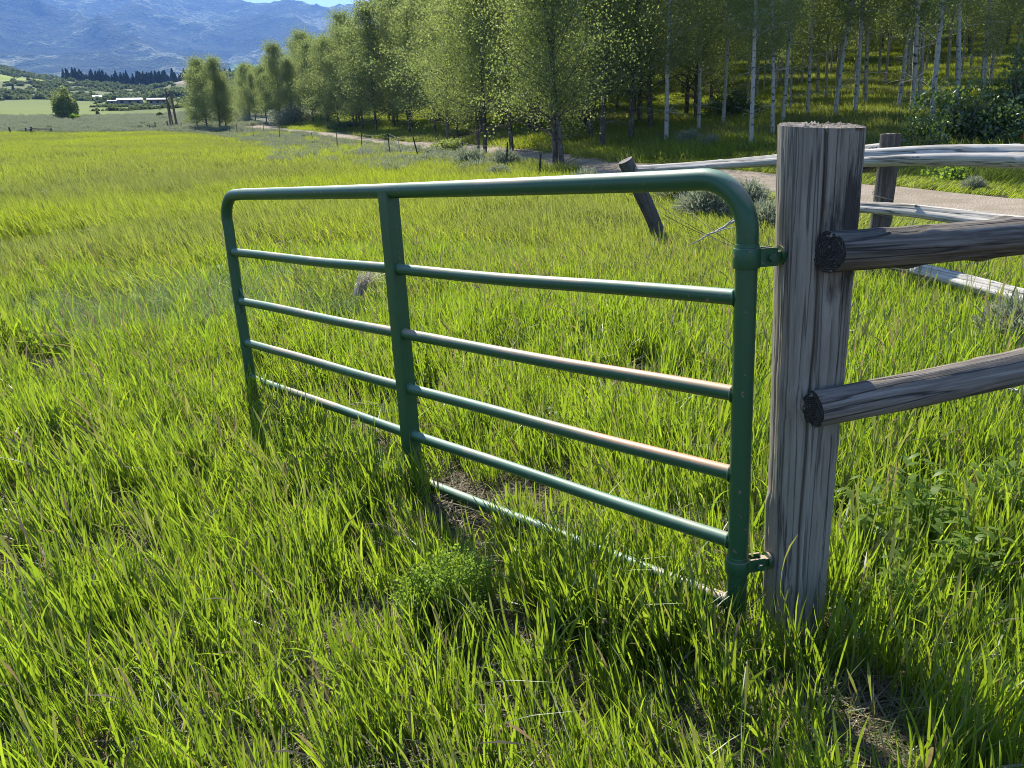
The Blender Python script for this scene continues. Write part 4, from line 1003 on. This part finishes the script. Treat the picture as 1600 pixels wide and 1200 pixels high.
for (a_, b_, da, db) in (((1004, 300), (1143, 385), D2 - .3, 8.6), ((1040, 292), (1147, 383), D2 - .35, 8.6), ((1002, 312), (1145, 384), D2 - .35, 8.5)):
    p0, p1 = at(*a_, da), at(*b_, db); G.tube([p0.lerp(p1, t / 12) + Vector((0, 0, -.05 * math.sin(t / 12 * 3.14))) for t in range(13)], .0035, 5)
o = G.build('wire', M['steel']); o.parent = rf; o.matrix_parent_inverse = Matrix.Translation(-rf.location)
tag(rf, 'silvery pole fence with a dark corner post and a leaning post, behind the gatepost', 'fence')

# ------------------------------------------------------------------ gatepost with its two logs
hf = Vector((GATE_H[0], GATE_H[1], 0)); hf.z = gz(hf.x, hf.y)
PD = 2.17
pt = at(1281, 197, PD); pbm = at(1241, 955, PD); pcx, pcy = (pt.x + pbm.x) / 2, (pt.y + pbm.y) / 2
pe = empty('log_fence', (pcx, pcy, gz(pcx, pcy)))
base_z = gz(pcx, pcy) - .25
p0 = Vector((pbm.x, pbm.y, base_z)); p1 = Vector((pt.x, pt.y, pt.z))
dirv = math.atan2(-pcx, -pcy)
view = math.atan2(-pcy, -pcx)                # angle of the direction post -> camera
def post_obj():
    L = (p1 - p0).length; T, Z, R, cx_, cy_ = log_mesh(L, .077, .101, 61, 160, 150, fluting=.03, knots=3, wob=.004, oval=.02)
    g = np.random.default_rng(3)
    for (ct_, w_, dep, z0, z1) in ((view + .08, .022, .30, .0, 1.0), (view - .75, .014, .12, .1, .9), (view - .42, .010, .10, .25, 1.0), (view + .55, .010, .10, .3, 1.0), (view + .9, .012, .12, 0, .8), (view + 1.15, .012, .10, .4, 1), (view - 1.1, .014, .12, .2, 1), (view + 2.5, .03, .3, 0, 1), (view - .18, .009, .07, .0, .55)):
        zz = Z / L; msk = sm(z0 - .03, z0 + .03, zz) * (1 - sm(z1 - .02, z1 + .04, zz)); dt = np.angle(np.exp(1j * (T - ct_ - .05 * np.sin(Z * 3.1 + ct_ * 5) - .015 * np.sin(Z * 17))))
        R = R * (1 - dep * msk * np.exp(-(dt / (w_ * 1.5)) ** 2))
    R = R * (1 - .012 * (fbm(T * 26, Z * 3, 3, 4) - .5) * 2)
    # splintered flake on the lower left side
    fl = np.angle(np.exp(1j * (T - (view - 1.25)))); R = R + .010 * np.exp(-(fl / .25) ** 2) * (1 - sm(.40, .43, Z / L)) * sm(0, .1, Z / L)
    X = R * np.cos(T) + cx_; Y = R * np.sin(T) + cy_; Zt = Z + (Z > L * .999) * (-.012 * np.cos(T - view - .9))
    V = np.stack([X, Y, Zt], -1); n = T.shape[1]; rings = T.shape[0]
    I, J = np.meshgrid(np.arange(rings - 1), np.arange(n), indexing='ij'); J2 = (J + 1) % n
    Fq = np.stack([I * n + J, I * n + J2, (I + 1) * n + J2, (I + 1) * n + J], -1).reshape(-1, 4)
    o = link('post', mesh_of('post', V.reshape(-1, 3), Fq, M['post_wood'], None, True), pe)
    tilt = (p1 - p0).normalized(); o.rotation_euler = Vector((0, 0, 1)).rotation_difference(tilt).to_euler(); o.location = p0 - pe.location
    rim = V[-1]; c = rim.mean(0); VV = [c]
    for q in (.2, .4, .6, .8, .95, 1.0):
        pts = c + (rim - c) * q; pts[:, 2] += g.normal(0, .0035 if q < 1 else 0, n) ; VV += list(pts)
    FF = [(0, 1 + i, 1 + (i + 1) % n) for i in range(n)]; F4 = [(1 + k_ * n + i, 1 + (k_ + 1) * n + i, 1 + (k_ + 1) * n + (i + 1) % n, 1 + k_ * n + (i + 1) % n) for k_ in range(5) for i in range(n)]
    link('sawn_top', mesh_of('sawn_top', VV, [FF, F4], M['topgrain']), o)
    return o
post_obj()
LD = PD - .085 - .055
la, lb_ = at(1300, 389, LD + .005), at(1600, 371, LD + .52); lv = lb_ - la
log_obj('log', lv.length * 3.2, .0515, .054, 63, M['log_dark'], pe, la, la + lv * 3.2, 40, 160, cracks=((.4, .04, .16), (2.2, .03, .14), (4.4, .04, .18)), knots=26, wob=.010, fluting=.09)
la, lb_ = at(1270, 637, LD + .015), at(1600, 571, LD + .46); lv = lb_ - la
log_obj('log', lv.length * 3.2, .0470, .050, 64, M['log_wood'], pe, la, la + lv * 3.2, 40, 160, cracks=((.6, .04, .16), (1.9, .03, .14), (3.5, .04, .18), (5.1, .03, .12)), knots=26, wob=.012, fluting=.08)
tag(pe, 'thick weathered gatepost carrying two grey log rails', 'fence')

# ------------------------------------------------------------------ the green gate
ge = empty('metal_gate', (GATE_H[0], GATE_H[1], hf.z))
gd3 = Vector((GATE_L[0] - GATE_H[0], GATE_L[1] - GATE_H[1], 0)).normalized(); gn = Vector((gd3.y, -gd3.x, 0))
W = 3.065; ZTOP = H0 - .052
def zof(px, py):                              # height above datum of a pixel on the hinge line
    v = ray(px, py); return H0 + v[2] / math.hypot(v[0], v[1]) * 2.074
zr = [zof(1155, 466), zof(1153, 618), zof(1150, 743), zof(1148, 848), zof(1146, 943)]
print('rail heights', [round(z, 3) for z in [ZTOP] + zr])
def gp(s, z, off=0): return Vector((GATE_H[0], GATE_H[1], 0)) + gd3 * s + gn * off + Vector((0, 0, z)) - ge.location
FR = .0285; RB = .135
pts = [gp(0, zr[4] - .10)]
for z in np.linspace(zr[4], ZTOP - RB - .02, 8): pts.append(gp(0, z))
for t in range(0, 13):
    a_ = t / 12 * math.pi / 2; pts.append(gp(RB - RB * math.cos(a_), ZTOP - RB + RB * math.sin(a_)))
for s in np.linspace(RB + .1, W - RB - .1, 12): pts.append(gp(s, ZTOP - .006 * math.sin(s / W * 3.14)))
for t in range(0, 13):
    a_ = t / 12 * math.pi / 2; pts.append(gp(W - RB + RB * math.sin(a_), ZTOP - RB + RB * math.cos(a_) - .004))
for z in np.linspace(ZTOP - RB - .05, zr[4] - .02, 7): pts.append(gp(W + .004 * math.sin(z * 9), z))
Geo().tube(pts, FR, 28).build('frame', M['gate'], ge)
leg_d = Geo().tube([gp(0, hf.z - .12), gp(0, zr[4] - .05)], .0245, 20); leg_d.build('pivot_leg', M['steel'], ge)
for i, z in enumerate(zr):
    rr = .0215
    pz = [gp(s, z - .010 * math.sin(s / W * 3.14) * (1 if i != 4 else 1.6) + .002 * math.sin(s * 5 + i)) for s in np.linspace(FR * .7, W - FR * .7, 26)]
    rail = Geo().tube(pz, rr, 24).build('rail', M['gate'], ge)
    G = Geo()
    for s_w in (FR * .98, W - FR * .98):      # weld beads
        sgn = 1 if s_w < 1 else -1
        c = gp(s_w + sgn * .002, z)
        G.tube([c + (gn * math.cos(t * .2618) + Vector((0, 0, 1)) * math.sin(t * .2618)) * (rr + .0012 + .0008 * math.sin(t * 2.3)) - gd3 * sgn * .004 * abs(math.cos(t * .2618)) for t in range(25)], .0034, 6, False)
    G.build('weld', M['gate'], rail)
# centre upright of square tube, the rails passing through it
sU = 1.56; zb = zr[4] - .04; G = Geo()
hw_ = .031; sec = []
for cx_, cy_, a0 in ((1, 1, 0), (-1, 1, 90), (-1, -1, 180), (1, -1, 270)):
    for q in range(4):
        a_ = math.radians(a0 + q * 30); sec.append((cx_ * (hw_ - .006) + .006 * math.cos(a_), cy_ * (hw_ - .006) + .006 * math.sin(a_)))
V = []; zs_ = np.linspace(zb, ZTOP - .004, 6); m_n = len(sec)
for z in zs_:
    for (u, v) in sec: V.append(gp(sU + u, z, v))
Fq = [(i * m_n + j, i * m_n + (j + 1) % m_n, (i + 1) * m_n + (j + 1) % m_n, (i + 1) * m_n + j) for i in range(5) for j in range(m_n)] + [tuple(range(m_n - 1, -1, -1)), tuple(range(5 * m_n, 6 * m_n))]
G.add([tuple(v) for v in V], Fq)
up_ = G.build('upright', M['gate'], ge)
G = Geo()
for z in zr:
    for sgn in (-1, 1):
        c = gp(sU + sgn * hw_, z - .010); G.tube([c + (gn * math.cos(t * .2618) + Vector((0, 0, 1)) * math.sin(t * .2618)) * .0225 for t in range(25)], .0026, 6, False)
G.build('weld', M['gate'], up_)
# stiffener gusset and latch ring on the latch side
G = Geo(); zL = zr[1]
G.add([tuple(gp(W - FR - .001, zL + .07, o)) for o in (-.003, .003)] + [tuple(gp(W - FR - .055, zL + .018, o)) for o in (-.003, .003)] + [tuple(gp(W - FR - .001, zL + .018, o)) for o in (-.003, .003)], [(0, 2, 4), (1, 5, 3), (0, 1, 3, 2), (2, 3, 5, 4), (4, 5, 1, 0)])
G.build('gusset', M['gate'], ge, False)
G = Geo(); c = gp(W - .03, zL - .045, -.01); G.tube([c + (gd3 * math.cos(t * .3142) + Vector((0, 0, 1)) * math.sin(t * .3142)) * .014 for t in range(21)], .003, 6, False); G.build('chain_ring', M['steel'], ge)
# hinge clamps reaching to the gatepost
postc = Vector((pcx, pcy, 0)); hd_ = (postc - Vector((GATE_H[0], GATE_H[1], 0))); hl_ = hd_.length; hd_.normalize(); hs_ = Vector((-hd_.y, hd_.x, 0))
def hp(s, z, off=0): return Vector((GATE_H[0], GATE_H[1], 0)) + hd_ * s + hs_ * off + Vector((0, 0, z)) - ge.location
z1 = zof(1172, 403); z2 = zof(1162, 884)
print('hinge to post', hl_)
gap_ = hl_ - .088
for ci_, (z, hgt) in enumerate(((z1, .052), (z2, .042))):
    G = Geo(); G.tube([hp(0, z - hgt / 2), hp(0, z - hgt / 2 + .003), hp(0, z + hgt / 2 - .003), hp(0, z + hgt / 2)], [.0335, .0350, .0350, .0335], 28)
    for sd_ in (-1, 1): G.box(hp(.052, z, sd_ * .0165), .050, .006, hgt * .92, hd_, hs_, Vector((0, 0, 1)))
    G.tube([hp(0, z + hgt / 2 + .001), hp(0, z + hgt / 2 + .010)], [.0315, .0300], 24)
    cl = G.build('hinge_clamp', M['gate'], ge)
    G = Geo(); G.tube([hp(.058, z - .002, -.030), hp(.058, z - .002, .030)], .006, 8); G.tube([hp(.058, z - .002, -.034), hp(.058, z - .002, -.026)], .0105, 6); G.build('bolt', M['gate'], cl)
    G = Geo(); G.tube([hp(.070, z), hp(gap_ + .05, z)], .0075, 12)
    G.tube([hp(gap_ - .010, z), hp(gap_ - .002, z)], [.026, .024], 24)
    G.box(hp(gap_ - .018, z), .018, .024, .024, hd_, hs_, Vector((0, 0, 1)))
    G.build('hinge_pin', M['gate'], ge)
# rubbed top rail end cap where the upright meets the top rail
G = Geo(); G.tube([gp(sU - .032, ZTOP + .006, .0), gp(sU - .032, ZTOP + .007, .031)], .003, 6); 
tag(ge, 'green painted tubular steel farm gate standing open in the grass', 'gate')

# ------------------------------------------------------------------ red reflector at the right edge
p = hit(1604, 300, 8); d = math.hypot(p.x, p.y); d = min(d, 22); e = empty('marker_post', p)
M['red'] = paint('red_reflector', (.45, .03, .02), .4)
zt_ = at(1604, 212, d).z - p.z
Geo().tube([(0, 0, -.2), (0, 0, zt_ - .05)], .022, 8).build('post', M['steel'], e)
rd_ = (Vector((0, 0, H0)) - p); rd_.z = 0; rd_.normalize()
Geo().tube([Vector((0, 0, zt_)) + rd_ * .022, Vector((0, 0, zt_)) + rd_ * .034], .17, 24).build('reflector', M['red'], e)
tag(e, 'red round reflector on a thin post at the right edge of the view', 'road marker')

# ------------------------------------------------------------------ small things in the grass
def stick(name, P, r, label, cat='branch', forks=0, seed=1):
    G = Geo(); g = random.Random(seed); fine = []
    for i in range(len(P) - 1):
        for t in range(5): fine.append(P[i].lerp(P[i + 1], t / 5) + Vector((g.uniform(-1, 1), g.uniform(-1, 1), g.uniform(-1, 1))) * r * .5)
    fine.append(P[-1]); G.tube(fine, [r * (1 - .7 * i / len(fine)) for i in range(len(fine))], 7)
    for f in range(forks):
        q = fine[g.randrange(2, len(fine) - 2)]; d = Vector((g.uniform(-1, 1), g.uniform(-1, 1), g.uniform(0, .8))).normalized() * (P[0] - P[-1]).length * .35
        G.tube([q, q + d * .5, q + d + Vector((0, 0, -.02))], [r * .5, r * .35, r * .15], 5)
    return tag(G.build(name, M['pole_wood']), label, cat)
def lift(v, h): return Vector((v.x, v.y, v.z + h))
q0 = at(1454, 632, 4.0); q1 = at(1487, 690, 3.9); stick('dead_twig', [q1, q0.lerp(q1, .5) + Vector((0.01, 0, .01)), q0], .006, 'thin pale dead twig standing in the grass below the lower log', forks=2, seed=3)
a_ = hit(1535, 680, 2); b_ = hit(1650, 715, 2); stick('fallen_branch', [lift(b_, .22), lift(a_.lerp(b_, .5), .26), lift(a_, .24)], .013, 'grey fallen branch in the grass at the right edge', forks=3, seed=4)
a_ = hit(1150, 398, 5); b_ = hit(1075, 425, 5); stick('fallen_branch', [lift(a_, .42), lift(a_.lerp(b_, .5), .36), lift(b_, .30)], .018, 'pale dead branch lying in the grass behind the upper hinge', forks=2, seed=5)
# sun-bleached scrap of wood in the field, seen through the gate
p = hit(574, 503, 4)
M['pale_straw'] = leaf_mat('bleached_grass', (.48, .43, .34), (.66, .62, .52), (.4, .35, .25), (.5, .45, .35), .02, .5, .25)
V, Fq, Cc = blades(90, .05, .30, .009, 7, 555, (.35, 0), .55, .12, 0, 0, .6)
tag(link('dry_grass_tuft', mesh_of('dry_grass_tuft', V, Fq, M['pale_straw'], Cc), None, p + Vector((-.05, 0, .22))), 'pale bleached tuft of dead grass arching over, seen through the left half of the gate', 'grass tuft')

# feathery weed in front of the gate and leafy weeds by the post
def feather_weed(seed, Hh, R, n):
    g = np.random.default_rng(seed); P = []
    for b in range(16):
        a = g.uniform(0, 6.28); q = g.uniform(.2, 1); hx, hy = math.cos(a) * R * q, math.sin(a) * R * q; hz = Hh * (1 - .45 * q)
        for i in range(n // 16):
            t = g.uniform(.2, 1); P.append((hx * t + g.normal(0, .016), hy * t + g.normal(0, .016), hz * t ** .8 + g.normal(0, .016)))
    V, Fq, Cc = leaf_quads(np.array(P), .0095, g); return mesh_of('foliage', V, Fq, M['weed'], Cc)
def thin_stems(seed, Hh, R):
    g = np.random.default_rng(seed); G = Geo()
    for b in range(10):
        a = g.uniform(0, 6.28); q = g.uniform(.2, 1); G.tube([(0, 0, -.02), (math.cos(a) * R * q * .4, math.sin(a) * R * q * .4, Hh * .5), (math.cos(a) * R * q, math.sin(a) * R * q, Hh * (1 - .45 * q))], [.003, .0025, .0015], 4)
    return G.mesh('stems', M['weed'])
for (px, py, Hh, R, lab) in ((722, 1000, .33, .16, 'feathery bright green weed in front of the bottom rail'), (668, 1000, .25, .13, 'lower feathery weed to the left of the taller one')):
    p = hit(px, py); e = empty('feathery_weed', p); link('foliage', feather_weed(px, Hh, R, 4600), e); link('stems', thin_stems(px, Hh, R), e); tag(e, lab, 'weed')
def leafy_weed(seed, Hh, n):
    g = np.random.default_rng(seed); V = []; Fq = []; Cc = []
    k = 0
    for s in range(n):
        a0 = g.uniform(0, 6.28); lean = g.uniform(0, .3); top = np.array([math.cos(a0) * lean * Hh, math.sin(a0) * lean * Hh, Hh * g.uniform(.6, 1)])
        for j in range(12):
            t = .2 + .8 * j / 12; c = top * t; a = g.uniform(0, 6.28); L = .075 * (1.2 - .6 * t); el = g.uniform(.1, .7)
            d = np.array([math.cos(a) * math.cos(el), math.sin(a) * math.cos(el), math.sin(el)]); sd_ = np.array([-math.sin(a), math.cos(a), 0]) * L * .17
            q = [c, c + d * L * .35 - sd_, c + d * L * .35 + sd_, c + d * L * .72 - sd_ * .9 - [0, 0, .003], c + d * L * .72 + sd_ * .9 - [0, 0, .003], c + d * L - [0, 0, .012]]
            V += q; Fq += [(k, k + 1, k + 2)]; h = g.uniform(0, 1); Cc += [(h, 0, h)] * 6
            Fq += [(k + 1, k + 3, k + 4), (k + 1, k + 4, k + 2), (k + 3, k + 5, k + 4)]; k += 6
    return mesh_of('foliage', V, [Fq], M['weed'], np.array(Cc))
lw = [leafy_weed(900 + i, .34, 7) for i in range(3)]; ls = [thin_stems(910 + i, .3, .08) for i in range(3)]
for i, (px, py, s, lab) in enumerate(((1350, 905, 1.1, 'leafy weed growing right beside the gatepost foot'), (1440, 880, 1.3, 'tall leafy weed right of the one by the gatepost foot'), (1500, 960, 1.1, 'leafy weed in the shaded grass at lower right'), (1390, 1000, .9, 'low leafy weed in the post shadow'), (850, 720, .8, 'leafy weed behind the middle rails of the gate'), (1560, 860, 1.2, 'leafy weed near the right edge below the lower log'))):
    p = hit(px, py); e = empty('leafy_weed', p, (0, 0, i)); e.scale = (s, s, s); link('foliage', lw[i % 3], e); link('stems', ls[i % 3], e); tag(e, lab, 'weed', 'leafy weeds near the gatepost')

# ------------------------------------------------------------------ the air
hz = NT('haze_air'); pv = hz.n('ShaderNodeVolumePrincipled'); pv.inputs['Density'].default_value = 1.2e-4
pv.inputs['Color'].default_value = (.19, .42, 1.0, 1); pv.inputs['Anisotropy'].default_value = .2
hz.l(pv.outputs[0], hz.out.inputs['Volume'])
G = Geo(); G.box((0, 0, 790), 18000, 18000, 1700)
o = G.build('haze', hz.m, None, False); tag(o, 'thin blue mountain haze', None, None, 'stuff')
